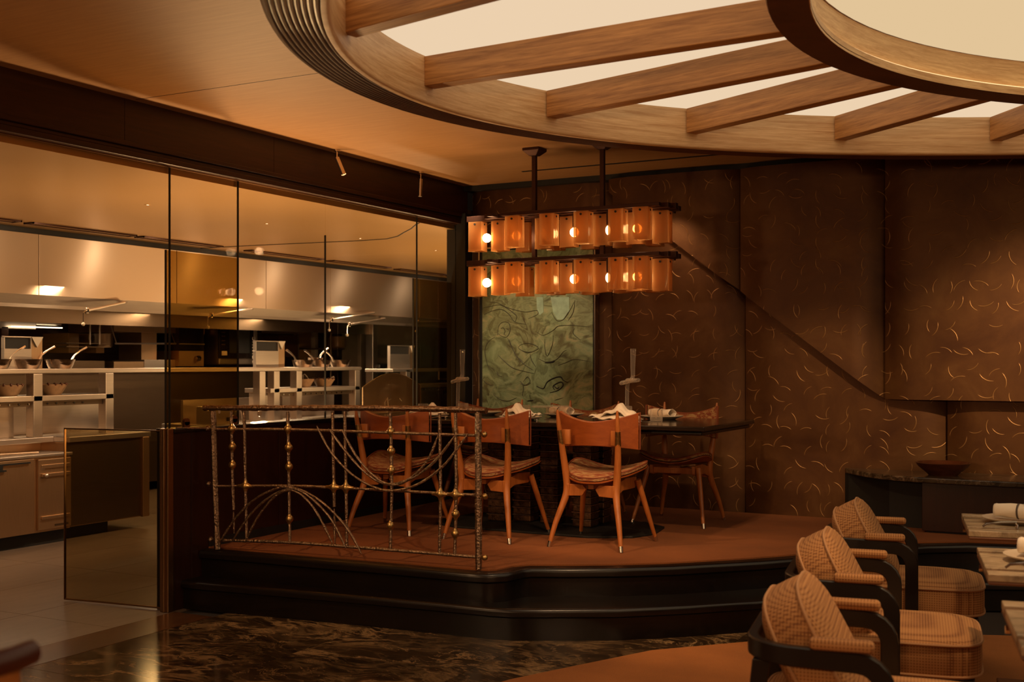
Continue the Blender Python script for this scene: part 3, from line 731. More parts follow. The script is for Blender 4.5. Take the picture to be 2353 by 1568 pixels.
b = MB(); b.box(-2.622, -2.607, -2.06, -1.79, .535, .562); b.box(-2.622, -2.607, -2.06, -1.79, .205, .230); b.box(-2.622, -2.612, -2.06, -1.79, .60, .63); b.build('rail', m_fridge, d_, loc=-fr.location, bevel=.003)
MB().sph((-2.596, -2.03, .548), .016, sc=(1, 1.2, 1)).build('latch', m_steel, d_, loc=-fr.location, smooth=True)
MB().box(-2.624, -2.6215, -2.06, -2.025, .592, .612).build('label', m_label, d_, loc=-fr.location)
b = MB(); b.box(-2.624, -2.618, -1.93, -1.80, .142, .158); b.build('badge', m_steeldark, d_, loc=-fr.location)
b = MB(); b.box(-2.93, -2.66, -2.62, -2.60, .712, .724); b.tube([(-2.95, -2.9, .722), (-2.70, -2.02, .722)], .008, 6); b.build('lid_track', m_steeldark, fr, rel=True)

# ---- heat-lamp boxes standing on the top shelf (open slot, triangular tab)
def passbox(y0, y1, z0, z1, where):
    t_ = thing('warming_box', 'steel warming box with pale triangular tab '+where, 'warmer', (-3.05, (y0+y1)/2, z0))
    h = (z1-z0); w = y1-y0
    xb = -3.00
    b = MB(); b.box(xb, -2.96, y0, y1, z0, z0+h*.62); b.box(xb, -2.96, y0, y1, z1-.010, z1); b.box(xb, -2.96, y0, y0+.008, z0+h*.62, z1); b.box(xb, -2.96, y1-.008, y1, z0+h*.62, z1); b.box(xb, xb+.004, y0, y1, z0+h*.62, z1)
    b.build('housing', m_steel, t_, rel=True, bevel=.002)
    MB().box(xb+.004, xb+.02, y0+.008, y1-.008, z0+h*.62, z1-.010).build('slot', m_black, t_, rel=True)
    MB().box(xb, -2.985, y1+.002, y1+.125, z0, z1-.004).build('side_cheek', m_fridge, t_, rel=True)
    m = M(((0, 0, 1, -2.985), (1, 0, 0, y1+.006), (0, 1, 0, 0), (0, 0, 0, 1)))
    MB().prism([(0, z1), (.115, z1), (.055, z1-.085)], 0, .018, mat=m).build('tab', m_porcelain, t_, rel=True)
passbox(-2.126, -1.87, 1.374, 1.632, 'behind the left pans')
passbox(.838, 1.19, 1.374, 1.645, 'left of the three pans on the right')
passbox(3.23, 3.66, 1.348, 1.628, 'on the short shelf at the far right')
# lower cheek under shelf of the left box
for y0, y1 in ((-2.13, -1.99), (.95, 1.33), (3.3, 3.4)):
    tag(MB().box(-3.15, -3.02, y0, y1, .829, 1.114).build('steel_upright_panel', m_steel, bevel=.003), 'plain steel panel standing on the worktop under the %s lower shelf' % {-2.13: 'left', .95: 'middle', 3.3: 'far right'}[y0], 'panel')

m_panmetal = plain('pan_steel', (.40, .33, .27), .16, 1, noise=.35, nscale=30)
# ---- pans
def pan_parts(t_, r, h, flip):
    MB().lathe([(0, .004), (r*.78, .004), (r*.92, h*.45), (r, h), (r+.006, h+.002), (r+.004, h-.004), (r*.88, h*.4), (r*.74, 0), (0, 0)], n=28).build('body', m_panmetal, t_, smooth=True)
    s_ = flip
    MB().tube([(0, s_*(r-.005), h*.75), (0, s_*(r+.03), h+.035), (0, s_*(r+.09), h+.075), (0, s_*(r+.155), h+.105)], [.009, .008, .009, .012], 8, sx=1.3).build('handle', m_nickel, t_, smooth=True)
LP = ['shiny steel saute pan at the left picture edge on the long top shelf', 'shiny steel saute pan in front of the left warming box', 'shiny steel saute pan right of the left warming box beside the glass joint', 'leftmost of the three steel pans on the right end of the top shelf', 'middle one of the three steel pans on the right end of the top shelf', 'rightmost of the three steel pans on the right end of the top shelf']
for i, (y, s_) in enumerate(((-2.20, 1), (-1.91, 1), (-1.58, 1), (1.60, -1), (1.90, -1), (2.25, -1))):
    t_ = thing('saute_pan', LP[i], 'pan', (-2.97, y, 1.374), 0, 'steel pans on the top shelf'); pan_parts(t_, .115, .075, s_)
t_ = thing('saucepan', 'small steel pan stacked behind the middle pan with handle raised to the right', 'pan', (-3.13, 1.99, 1.374)); pan_parts(t_, .10, .10, 1)
LB = ['round earthen bowl at the left end of the lower shelf', 'round earthen bowl beside the post on the left lower shelf', 'earthen bowl with whisk handle on the middle lower shelf', 'fluted earthen bowl with curled handle on the middle lower shelf']
for i, (y, e) in enumerate(((-2.09, 0), (-1.665, 0), (1.60, 1), (1.96, 2))):
    t_ = thing('earthen_bowl', LB[i], 'bowl', (-2.97, y, 1.160), 0, 'earthen bowls on the lower shelves')
    MB().lathe([(0, .004), (.07, .0), (.085, .02), (.115, .07), (.122, .085), (.115, .088), (.105, .07), (.075, .02), (0, .014)], n=24).build('body', m_pot, t_, smooth=True)
    if e == 1: MB().tube([(0, .02, .03), (.0, .0, .13), (0, .03, .14), (0, .13, .06)], .005, 6).build('whisk_handle', m_steel, t_)
    if e == 2: MB().tube([(0, .10, .06), (.0, .15, .10), (0, .18, .11), (0, .19, .07)], .007, 6).build('handle', m_steel, t_)
    if e != 1:
        b = MB()
        for k in range(14): a = 2*math.pi*k/14; b.sph((.116*math.cos(a), .116*math.sin(a), .088), .011, 6, 4)
        b.build('crimped_rim', m_bowlwood, t_)
def simplebox(name, label, cat, x0, x1, y0, y1, z0, z1, mat, bev=.004):
    t_ = tag(MB().box(x0, x1, y0, y1, z0, z1).build(name, mat, bevel=bev), label, cat); return t_
# small items on the pass
t_ = thing('control_box', 'square steel box with black slot beside the chrome tap', 'box', (-3.0, .30, .828))
MB().box(-3.10, -2.86, .14, .44, .828, 1.00).build('housing', m_steel, t_, rel=True, bevel=.003)
MB().box(-2.861, -2.855, .30, .35, .86, .895).build('slot', m_black, t_, rel=True)
t_ = thing('tap', 'chrome gooseneck tap by the vertical glass joint', 'tap', (-2.74, .40, .828))
pp = [(-2.74, .40, .828), (-2.74, .385, .91)]+[(-2.74, .385-.07+.07*math.cos(a), .91+.075*math.sin(a)*1.1) for a in (.5, 1.0, 1.57, 2.1, 2.6, 3.0)]
MB().tube(pp, .012, 8).build('spout', m_chrome, t_, rel=True, smooth=True)
MB().cyl((-2.74, .246, .925), (-2.74, .240, .89), .018, n=10).build('nozzle', m_chrome, t_, rel=True)
bs = thing('service_counter', 'narrow steel counter behind the low wall carrying the arched screen', 'counter', (-.35, -1.35, 0))
MB().box(-.52, -.14, -2.5, -.13, .0, .82).build('body', m_steeldark, bs, rel=True)
MB().box(-.54, -.135, -2.52, -.125, .82, .86).build('worktop', m_steel, bs, rel=True, bevel=.003)
MB().box(-.48, -.36, -2.5, -.2, .86, .898).build('added_uplight_box', m_steel, bs, rel=True)  # box made up to carry the added uplights
# arched frosted screen with etched marks
sc = thing('arched_screen', 'frosted arched screen with two etched squiggles behind the partition glass', 'screen', (-.30, -.66, .86))
arc = [(-.405, 0), (.405, 0), (.405, .375)]+[(.405-.81*k/14, .375+.105*math.sin(math.pi*k/14)) for k in range(1, 14)]+[(-.405, .375)]
mm = M(((0, 0, 1, -.305), (1, 0, 0, -.655), (0, 1, 0, .86), (0, 0, 0, 1)))
MB().prism(arc, 0, .01, mat=mm).build('sheet', m_frost, sc, rel=True)
MB().tube([mm @ V((p[0], p[1], .005)) for p in arc[2:]], .005, 6).build('edge', m_nickel, sc, rel=True)
b = MB()
for pl in (((-.12, .25), (-.08, .29), (-.07, .23), (-.10, .13)), ((-.06, .27), (-.03, .28)), ((.09, .28), (.12, .26)), ((.04, .13), (.07, .13), (.075, .17)), ((-.115, .26), (-.115, .21))):
    b.tube([mm @ V((p[0], p[1], .012)) for p in pl], .0035, 5)
b.build('etched_mark', m_porcelain, sc, rel=True)
for y, r in ((-2.545, .026), (-3.06, .012)):
    c = at_x(596 if r > .02 else 503, 950 if r > .02 else 947, -.058)
    MB().cyl((-.0535, c.y, c.z), (-.0585, c.y, c.z), r*.8, n=20).build('sticker', m_porcelain, gw)
# ---- cooking line at the back
def onb(px, x=-4.8): return at_x(px, 800, x).y
def zb(py, px=0, x=-4.8): return at_x(px, py, x).z
def backbox(name, label, cat, px0, px1, py0, py1, mat, x=-4.8, dep=.5, part=None, toground=False, col=None):
    y0, y1 = onb(px0, x), onb(px1, x); z1 = zb(py0, (px0+px1)/2, x); z0 = 0 if toground else zb(py1, (px0+px1)/2, x)
    t_ = MB().box(x-dep, x, y0, y1, z0, z1).build(name, mat, part, bevel=.006, loc=(-part.location if part else None))
    if part is None: tag(t_, label, cat)
    return t_
def bx(px0, px1, py0, py1, x): return onb(px0, x), onb(px1, x), zb(py1, (px0+px1)/2, x), zb(py0, (px0+px1)/2, x)
rk = thing('back_counter', 'long dark back counter along the kitchen rear wall', 'counter', (-5.1, 1.5, 0))
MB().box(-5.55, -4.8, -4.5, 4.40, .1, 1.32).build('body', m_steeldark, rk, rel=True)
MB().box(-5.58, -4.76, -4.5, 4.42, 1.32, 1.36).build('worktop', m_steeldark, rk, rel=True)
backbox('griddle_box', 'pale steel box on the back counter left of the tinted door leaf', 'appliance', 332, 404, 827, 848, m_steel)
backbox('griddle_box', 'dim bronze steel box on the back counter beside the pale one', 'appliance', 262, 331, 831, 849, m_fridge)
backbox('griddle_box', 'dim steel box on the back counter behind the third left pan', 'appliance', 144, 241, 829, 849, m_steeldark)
hb = thing('wall_hood', 'dark bronze canopy hood over the back counter', 'hood', (-5.0, 1.2, 1.7))
y0, y1, z0, z1 = bx(262, 470, 741, 765, -4.8)
b = MB(); b.loft([[(-4.8, y0, z0), (-4.8, y1, z0), (-5.5, y1, z0), (-5.5, y0, z0)], [(-4.8, y0, z1), (-4.8, y1, z1), (-5.5, y1, z1), (-5.5, y0, z1)], [(-5.1, y0+.3, z1+.12), (-5.1, y1-.1, z1+.12), (-5.5, y1-.1, z1+.12), (-5.5, y0+.3, z1+.12)]]); b.build('canopy', m_fridge, hb, rel=True)
y0, y1, z0, z1 = bx(325, 360, 765, 830, -4.95); MB().box(-5.3, -4.95, y0, y1, z0-.02, z1).build('duct', m_fridge, hb, rel=True)
b = MB(); b.tube([(-4.7, onb(265, -4.7), zb(790, 265, -4.7)), (-4.7, onb(404, -4.7), zb(790, 404, -4.7))], .01, 8)
for px in (268, 402): b.tube([(-4.7, onb(px, -4.7), zb(790, px, -4.7)), (-4.82, onb(px, -4.7), 1.9)], .006, 6)
b.build('towel_rail', m_steel, hb, rel=True)
# wall oven behind tinted leaf
ov = thing('salamander_oven', 'black glass oven with round steel knob seen through the tinted door leaf', 'oven', (-4.8, onb(438), 1.4))
y0, y1, z0, z1 = bx(411, 468, 728, 806, -4.75); MB().box(-5.2, -4.75, y0, y1, z0, z1).build('door', m_lacquer, ov, rel=True)
yy = at_x(440, 791, -4.74); MB().box(-4.75, -4.735, y0, y1, yy.z-.006, yy.z+.006).build('handle', m_steel, ov, rel=True)
y0, y1, z0, z1 = bx(411, 468, 807, 842, -4.74); MB().box(-5.2, -4.74, y0, y1, z0, z1).build('control_panel', m_fridge, ov, rel=True)
kb = at_x(455, 824, -4.72); MB().lathe([(0, .03), (.03, .025), (.036, 0)], n=18, mat=M.Rotation(math.pi/2, 4, 'Y'), c=kb).build('knob', m_chrome, ov, rel=True, smooth=True)
# combi oven
co = thing('combi_oven', 'black combi steamer oven with steel surround and white printed handle strip', 'oven', (-4.6, onb(540, -4.6), 1.4))
y0, y1, z0, z1 = bx(504, 592, 746, 838, -4.62); MB().box(-5.2, -4.62, y0, y1, z0, z1).build('housing', m_steel, co, rel=True, bevel=.01)
y0, y1, z0, z1 = bx(504, 583, 750, 824, -4.60); dr = MB().box(-4.625, -4.60, y0, y1, z0, z1).build('door', m_lacquer, co, rel=True, bevel=.004)
y0, y1, z0, z1 = bx(527, 574, 756, 812, -4.595); MB().box(-4.60, -4.595, y0, y1, z0, z1).build('window', m_black, dr, loc=-co.location)
y0, y1, z0, z1 = bx(510, 522, 807, 817, -4.59); MB().box(-4.60, -4.59, y0, y1, z0, z1).build('sticker', m_label, dr, loc=-co.location)
y0, y1, z0, z1 = bx(580, 587, 786, 822, -4.56); MB().box(-4.6, -4.57, y0, y1, z0, z1).build('handle', m_black, dr, loc=-co.location)
for k, py in enumerate((764, 773, 783, 792)):
    p = at_x(514, py, -4.59); MB().box(-4.60, -4.592, p.y-.03, p.y+.03, p.z-.006, p.z+.006).build('key', m_steeldark, dr, loc=-co.location)
def text(s, name, mat, size, loc, rot, parent, ext=.002):
    c = bpy.data.curves.new(name, 'FONT'); c.body = s; c.size = size; c.align_x = 'CENTER'; c.align_y = 'CENTER'; c.extrude = ext
    o = bpy.data.objects.new(name, c); COL.objects.link(o); o.location = loc; o.rotation_euler = rot; c.materials.append(mat)
    bpy.context.view_layer.update()
    me = bpy.data.meshes.new_from_object(o); bpy.data.objects.remove(o)
    o = bpy.data.objects.new(name, me); COL.objects.link(o); o.location = loc; o.rotation_euler = rot; o.parent = parent
    return o
p = at_x(583.5, 805, -4.555)
R3 = M(((0, 0, 1), (1, 0, 0), (0, 1, 0)))  # text x->world y, text y->world z, normal +x
RX = (R3 @ M.Rotation(math.pi/2, 3, 'Z'))
text('ROMAHC', 'lettering', m_label, .075, p-co.location, RX.to_euler(), dr, .003)
p = at_x(515, 755, -4.595); text('Delnor', 'lettering', m_steeldark, .05, p-co.location, R3.to_euler(), dr)
# left: pale duct boxes, posts, golden panels
backbox('duct_box', 'pale horizontal duct above the left pans at the rear', 'duct', -40, 83, 738, 756, m_steel, x=-5.0)
backbox('duct_box', 'pale duct box right of the left glass upright at the rear', 'duct', 84, 142, 735, 748, m_steel, x=-5.0)
tag(MB().box(-4.98, -4.94, onb(30, -4.95), onb(142, -4.95), zb(753, 80, -4.95), zb(751, 80, -4.95)).build('tube_lamp', m_klamp), 'thin bright tube lamp under the rear duct boxes', 'lamp')
backbox('wood_post', 'reddish brown wooden post at the left edge of the kitchen', 'post', 3, 20, 750, 830, m_bowlbrown, x=-5.0)
backbox('rear_panel', 'golden panel on the kitchen rear wall near the left shelf', 'panel', 158, 182, 766, 812, m_golden, x=-5.2)
backbox('rear_panel', 'small golden panel further right on the kitchen rear wall', 'panel', 221, 240, 767, 812, m_golden, x=-5.2)
for px in (207, 229):
    p0 = at_x(px, 726, -4.7); p1 = at_x(px, 792, -4.7)
    tag(MB().tube([p0, p1], .008, 6).build('hanging_rod', m_steel), 'thin vertical steel rod hanging at the rear, %s' % ('left one' if px == 207 else 'right one beside the golden panel'), 'rod')
sh = thing('wire_shelf', 'thin wire shelf with pots behind the left pans', 'shelf', (-4.75, onb(195, -4.75), 1.6))
for py in (789, 797): MB().box(-5.0, -4.7, onb(145, -4.75), onb(247, -4.75), zb(py, 195, -4.75)-.006, zb(py, 195, -4.75)).build('shelf_board', m_steeldark, sh, rel=True)
p = at_x(233, 818, -4.85); pt = thing('cooking_pot', 'dim steel pot on the wire shelf at the rear', 'pot', (p.x, p.y, zb(797, 195, -4.75)))
MB().lathe([(0, 0), (.11, 0), (.12, .14), (.125, .145), (.115, .14), (.105, .01), (0, .01)], n=20).build('body', m_steeldark, pt, smooth=True)
MB().tube([(.0, -.12, .11), (0, -.17, .115), (0, -.17, .08), (0, -.12, .07)], .008, 6).build('handle', m_steeldark, pt)
# right: brown cupboards, golden door, column, grey wall, dispenser
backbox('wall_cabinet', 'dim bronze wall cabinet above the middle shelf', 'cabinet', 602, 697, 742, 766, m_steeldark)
backbox('wall_cabinet', 'brown wooden wall cabinet left of the golden door', 'cabinet', 641, 684, 770, 820, m_bowlbrown, x=-5.3)
backbox('golden_door', 'golden yellow door panel between cabinet and passage', 'door', 685, 715, 752, 850, m_golden, x=-5.4, dep=.08)
backbox('duct_box', 'pale steel duct box over the golden door', 'duct', 700, 728, 750, 761, m_steel, x=-5.1, dep=.51)
backbox('door_jamb', 'pale wooden jamb of the kitchen passage', 'jamb', 724, 731, 752, 850, m_porcelain, x=-5.35, dep=.08)
rk2 = thing('rack', 'dark open rack with lampshade and pots right of the passage', 'rack', (-4.9, onb(795), 0))
y0, y1 = onb(763), onb(826)
for z in (.3, 1.33, 1.62, 1.95): MB().box(-5.4, -4.8, y0, y1, z-.02, z).build('shelf_board', m_steeldark, rk2, rel=True)
for y in (y0, y1):
    for x in (-5.38, -4.82): MB().cyl((x, y, 0), (x, y, 2.05), .015, n=8).build('upright', m_steeldark, rk2, rel=True)
p = at_x(775, 795, -4.9)
ls = thing('lamp_shade', 'amber drum lampshade on the dark rear rack', 'lampshade', (p.x, p.y, 1.62)); MB().lathe([(.10, 0), (.125, .02), (.115, .16), (.11, .16), (.12, .02)], n=20).build('shade', m_golden, ls, smooth=True)
for k, px in enumerate((788, 812)):
    p = at_x(px, 838, -4.9); t_ = thing('stock_pot', 'steel stock pot on the rear rack, %s' % ('left one' if k == 0 else 'right one'), 'pot', (p.x, p.y, 1.33)); MB().lathe([(0, 0), (.09, 0), (.095, .13), (.10, .135), (.09, .13), (.08, .01), (0, .01)], n=18).build('body', m_steeldark, t_, smooth=True)
backbox('steel_column', 'narrow pale steel column at the end of the kitchen', 'column', 857, 868, 741, 1000, m_steel, x=-4.2, dep=.12, toground=True)
backbox('cold_store', 'tall dim grey cold store front behind the arched screen', 'cold store', 868, 962, 742, 1000, m_greypanel, x=-4.25, dep=.6, toground=True)
backbox('tall_cupboard', 'tall brown cupboard at the far right of the kitchen', 'cupboard', 966, 1075, 742, 1000, m_bowlbrown, x=-4.25, dep=.6, toground=True)
backbox('tall_cupboard', 'narrow brown cupboard left of the steel column', 'cupboard', 829, 856, 745, 1000, m_greypanel, x=-4.4, dep=.06, toground=True)
ds = thing('soap_dispenser', 'black wall dispenser with white label on the grey cold store', 'dispenser', at_x(882, 850, -4.24))
y0, y1, z0, z1 = bx(872, 893, 836, 862, -4.15); MB().rbox((-4.19, (y0+y1)/2, (z0+z1)/2), (.10, y1-y0, z1-z0), .02).build('body', m_lacquer, ds, rel=True, smooth=True)
y0, y1, z0, z1 = bx(888, 893, 846, 860, -4.13); MB().box(-4.14, -4.13, y0, y1, z0, z1).build('label', m_label, ds, rel=True)
p0 = at_x(1008, 853, -4.2); p1 = at_x(1034, 871, -4.2)
b = MB(); b.tube([(-4.2, p0.y, p0.z), (-4.2, p1.y, p0.z), (-4.2, p1.y, p1.z), (-4.2, p0.y, p1.z)], .012, 6, closed=True); tag(b.build('wire_holder', m_steel), 'small rectangular wire holder on the tall brown cupboard', 'holder')
wc_ = backbox('work_counter', 'greenish steel counter seen low behind the far right pass shelf', 'counter', 972, 1058, 905, 990, m_greypanel, x=-3.6, dep=.05, toground=True)
y0, y1, z0, z1 = bx(975, 1005, 902, 912, -3.59); MB().box(-3.6, -3.595, y0, y1, z0-.02, z1-.02).build('paper_label', m_label, wc_)
# person in the passage
pn = thing('person', 'person with short black hair in dark clothes with pale collar standing in the kitchen passage', 'person', (0, 0, 0))
dr_ = ray(738, 800); P0 = V(CAM.location)+dr_*19.0; P0.z = 0; pn.location = P0
pn.rotation_euler = (0, 0, math.atan2(CAM.location.y-P0.y, CAM.location.x-P0.x)+math.pi/2-.5)
def skinbody(verts, edges, radii, name, mat, parent, sub=2):
    me = bpy.data.meshes.new(name); me.from_pydata(verts, edges, []); o = bpy.data.objects.new(name, me); COL.objects.link(o)
    m = o.modifiers.new('k', 'SKIN'); me.skin_vertices[0].data[0].use_root = True
    for i, r in enumerate(radii): me.skin_vertices[0].data[i].radius = r if isinstance(r, tuple) else (r, r)
    m.use_smooth_shade = True; s_ = o.modifiers.new('s', 'SUBSURF'); s_.levels = sub; s_.render_levels = sub
    me.materials.append(mat); o.parent = parent; return o
vb = [(0, 0, .95), (0, 0, 1.15), (0, 0, 1.35), (0, -.01, 1.47), (0, -.015, 1.55), (0, -.02, 1.64), (0, -.025, 1.72),
      (.10, 0, .90), (.11, -.01, .48), (.11, .01, .07), (.11, -.12, .04), (-.10, 0, .90), (-.11, -.01, .48), (-.11, .01, .07), (-.11, -.12, .04),
      (.18, 0, 1.42), (.25, .02, 1.14), (.22, -.14, .95), (.20, -.22, .93), (-.18, 0, 1.42), (-.25, .02, 1.14), (-.22, -.14, .95), (-.20, -.22, .93)]
eb = [(0, 1), (1, 2), (2, 3), (3, 4), (4, 5), (5, 6), (0, 7), (7, 8), (8, 9), (9, 10), (0, 11), (11, 12), (12, 13), (13, 14), (3, 15), (15, 16), (16, 17), (17, 18), (3, 19), (19, 20), (20, 21), (21, 22)]
rb = [(.16, .11), (.15, .10), (.17, .11), (.09, .07), .052, (.075, .09), (.07, .085), .085, .06, .042, .04, .085, .06, .042, .04, .065, .045, .034, .04, .065, .045, .034, .04]
skinbody(vb, eb, rb, 'body', m_skin, pn)
skinbody([(v[0], v[1], v[2]) for v in vb[:4]]+[vb[15], vb[16], vb[19], vb[20], vb[7], vb[8], vb[9], vb[11], vb[12], vb[13]], [(0, 1), (1, 2), (2, 3), (3, 4), (4, 5), (3, 6), (6, 7), (0, 8), (8, 9), (9, 10), (0, 11), (11, 12), (12, 13)], [(.175, .125), (.165, .115), (.185, .125), (.10, .085), .078, .06, .078, .06, .10, .075, .06, .10, .075, .06], 'clothes', m_cloth_black, pn)
MB().sph((0, .015, 1.69), .105, sc=(.86, 1.0, .95)).build('hair', m_hair, pn, smooth=True)
MB().lathe([(.060, 1.47), (.068, 1.52), (.055, 1.535)], n=16).build('collar', m_cloth_white, pn)
b = MB(); b.sph((0, -.125, 1.655), .016, 8, 6, (.8, 1, 1.3)); b.sph((.075, -.02, 1.655), .02, 8, 6, (.4, .7, 1.3)); b.sph((-.075, -.02, 1.655), .02, 8, 6, (.4, .7, 1.3)); b.build('nose_and_ears', m_skin, pn, smooth=True)
b = MB(); b.sph((.03, -.105, 1.675), .009, 8, 6); b.sph((-.03, -.105, 1.675), .009, 8, 6); b.build('eye', m_hair, pn)
MB().sph((0, -.108, 1.61), .02, 8, 6, (1.1, .3, .3)).build('mouth', m_bowlbrown, pn)

# ================================================================== DINING PLATFORM
# ---- painting
pa = thing('painting', 'large green and sand painting in a slim silver frame on the copper wall', 'painting', (.6575, -.05, .94))
PX0, PX1, PZ0, PZ1 = .165, 1.150, .955, 2.33
MB().box(PX0, PX1, -.045, -.012, PZ0, PZ1).build('canvas', m_paint, pa, rel=True)
b = MB()
for x0, x1, z0, z1 in ((PX0-.028, PX0-.016, PZ0-.02, PZ1+.02), (PX1+.016, PX1+.028, PZ0-.02, PZ1+.02), (PX0-.028, PX1+.028, PZ1+.016, PZ1+.028), (PX0-.028, PX1+.028, PZ0-.028, PZ0-.016)): b.box(x0, x1, -.062, -.0, z0, z1)
b.build('frame', m_nickel, pa, rel=True)
b = MB()
for x0, x1, z0, z1 in ((PX0-.016, PX0, PZ0, PZ1), (PX1, PX1+.016, PZ0, PZ1), (PX0-.016, PX1+.016, PZ1, PZ1+.016), (PX0-.016, PX1+.016, PZ0-.016, PZ0)): b.box(x0, x1, -.035, -.0, z0, z1)
b.build('shadow_rebate', m_black, pa, rel=True)
def strokes(name, mat, lines, r, sx=1):
    b = MB()
    for ln in lines:
        P = []
        pts_ = [at_y(1080+x/5.228, 660+y/5.228, -.046) for x, y in ln]
        for i in range(len(pts_)-1):     # Catmull-Rom through the points
            p0, p1, p2, p3 = pts_[max(i-1, 0)], pts_[i], pts_[i+1], pts_[min(i+2, len(pts_)-1)]
            for k in range(5):
                u = k/5; P.append(.5*((2*p1)+(p2-p0)*u+(2*p0-5*p1+4*p2-p3)*u*u+(-p0+3*p1-3*p2+p3)*u**3))
        P.append(pts_[-1]); n = len(P)
        b.tube(P, [r*(.5+.6*math.sin(math.pi*(i+.5)/n)) for i in range(n)], 6)
    o_ = b.build(name, mat, pa, rel=True, smooth=True); o_['kind'] = 'stuff'; return o_
strokes('brush_strokes', m_stroke, [
    [(330, 580), (345, 470), (400, 420), (470, 440), (480, 530), (440, 600), (380, 590), (340, 560)], [(370, 500), (400, 490), (420, 530), (410, 570), (440, 580)], [(440, 500), (470, 520)],
    [(160, 250), (260, 230), (360, 215), (450, 260), (520, 310), (560, 360), (540, 420)], [(230, 180), (330, 190), (430, 240), (560, 280), (680, 300), (800, 280), (810, 330), (700, 380)], [(170, 330), (260, 290), (380, 270), (470, 330), (540, 420), (680, 450)],
    [(575, 730), (620, 690), (720, 680), (820, 730), (740, 780), (640, 770), (580, 735)], [(590, 745), (680, 790), (760, 775), (830, 740)],
    [(300, 600), (220, 660), (180, 760), (200, 900), (230, 980)], [(450, 610), (500, 720), (560, 830), (640, 900)], [(340, 820), (420, 900), (520, 975), (640, 1010), (770, 1040)], [(470, 630), (540, 800), (640, 920), (760, 1000)],
    [(720, 800), (740, 880), (790, 960)], [(980, 300), (1040, 400), (1120, 390), (1200, 280), (1250, 180)], [(1180, 400), (1240, 300), (1260, 160)], [(800, 540), (880, 580), (1000, 520), (1060, 470), (1200, 460), (1440, 480)],
    [(900, 620), (900, 740), (930, 830), (990, 690), (1000, 580)], [(820, 860), (920, 900), (1040, 870), (1120, 780), (1160, 760)], [(1060, 940), (1150, 910), (1260, 870), (1460, 900)], [(1250, 500), (1240, 560), (1330, 640)],
    [(600, 1130), (640, 1190), (630, 1310)], [(640, 1190), (720, 1140), (690, 1080), (640, 1140)], [(600, 1160), (680, 1180), (730, 1150)], [(320, 1010), (340, 1060), (390, 1080)], [(280, 1290), (360, 1350), (460, 1370), (560, 1330)],
    [(160, 1120), (200, 1160), (270, 1190)], [(1020, 1360), (1120, 1330)]], .0028)
strokes('bold_strokes', m_black, [[(800, 1190), (880, 1220), (930, 1140), (1020, 1090), (1090, 1080), (1120, 1120), (1180, 1150)], [(960, 1270), (1060, 1240), (1120, 1180), (1090, 1140), (1000, 1190), (1020, 1240)], [(1010, 1190), (1050, 1220), (1070, 1200)], [(900, 910), (980, 905), (1020, 890)], [(690, 1370), (760, 1360)]], .005)
b = MB()
for poly in ([(800, 120), (880, 120), (885, 300), (840, 340), (805, 260)], [(970, 120), (1190, 120), (1195, 280), (1120, 390), (1050, 390), (1000, 300)]):
    P = [at_y(1080+x/5.228, 660+y/5.228, -.045) for x, y in poly]; b.faces([V((p.x, -.048, p.z)) for p in P]+[V((p.x, -.044, p.z)) for p in P], [tuple(range(len(P)))]+[(i, (i+1) % len(P), len(P)+(i+1) % len(P), len(P)+i) for i in range(len(P))])
b.build('paint_patch', m_strokemint, pa, rel=True)
# ---- ceiling spots
for i, (x, y, tilt) in enumerate(((.055, -1.897, .3), (.055, -.849, 0))):
    t_ = thing('spotlight', ('left nickel cylinder spotlight tilted on the ceiling beside the walnut beam', 'right nickel cylinder spotlight hanging straight beside the walnut beam')[i], 'spotlight', (x+.03, y, CEIL))
    MB().cyl((0, 0, 0), (0, 0, -.012), .022, n=16).build('base', m_nickel, t_, smooth=True)
    MB().cyl((0, 0, -.01), (0, 0, -.06), .006, n=10).build('stem', m_nickel, t_, smooth=True)
    e = V((.05, .01, -.17)) if tilt else V((-.004, 0, -.185))
    MB().cyl((0, 0, -.055), e, .0165, n=16).build('barrel', m_nickel, t_, smooth=True)
    MB().cyl(e, e+(e-V((0, 0, -.055))).normalized()*.003, .0135, n=14).build('lens', m_porcelain, t_)

# ---- chandelier
ch = thing('chandelier', 'two tier linear chandelier of amber glass boxes on bronze bars over the dining table', 'chandelier', (1.54, -1.30, CEIL))
for x in (1.285, 1.785):
    MB().loft([[(x+sx*.062, -1.30+sy*.062, CEIL) for sx, sy in ((-1, -1), (1, -1), (1, 1), (-1, 1))], [(x+sx*.062, -1.30+sy*.062, CEIL-.018) for sx, sy in ((-1, -1), (1, -1), (1, 1), (-1, 1))], [(x+sx*.026, -1.30+sy*.026, CEIL-.052) for sx, sy in ((-1, -1), (1, -1), (1, 1), (-1, 1))]]).build('canopy', m_fixture, ch, rel=True, bevel=.003)
    MB().box(x-.014, x+.014, -1.314, -1.286, 2.08, CEIL-.05).build('rod', m_fixture, ch, rel=True)
rows = {-1.505: (1.19, 1.445, 1.69, 1.93, 2.095), -1.315: (.80, .98, 1.315, 1.50, 1.742, 1.975, 2.155), -1.125: (1.07, 1.31, 1.56, 1.80, 2.03)}
random.seed(8)
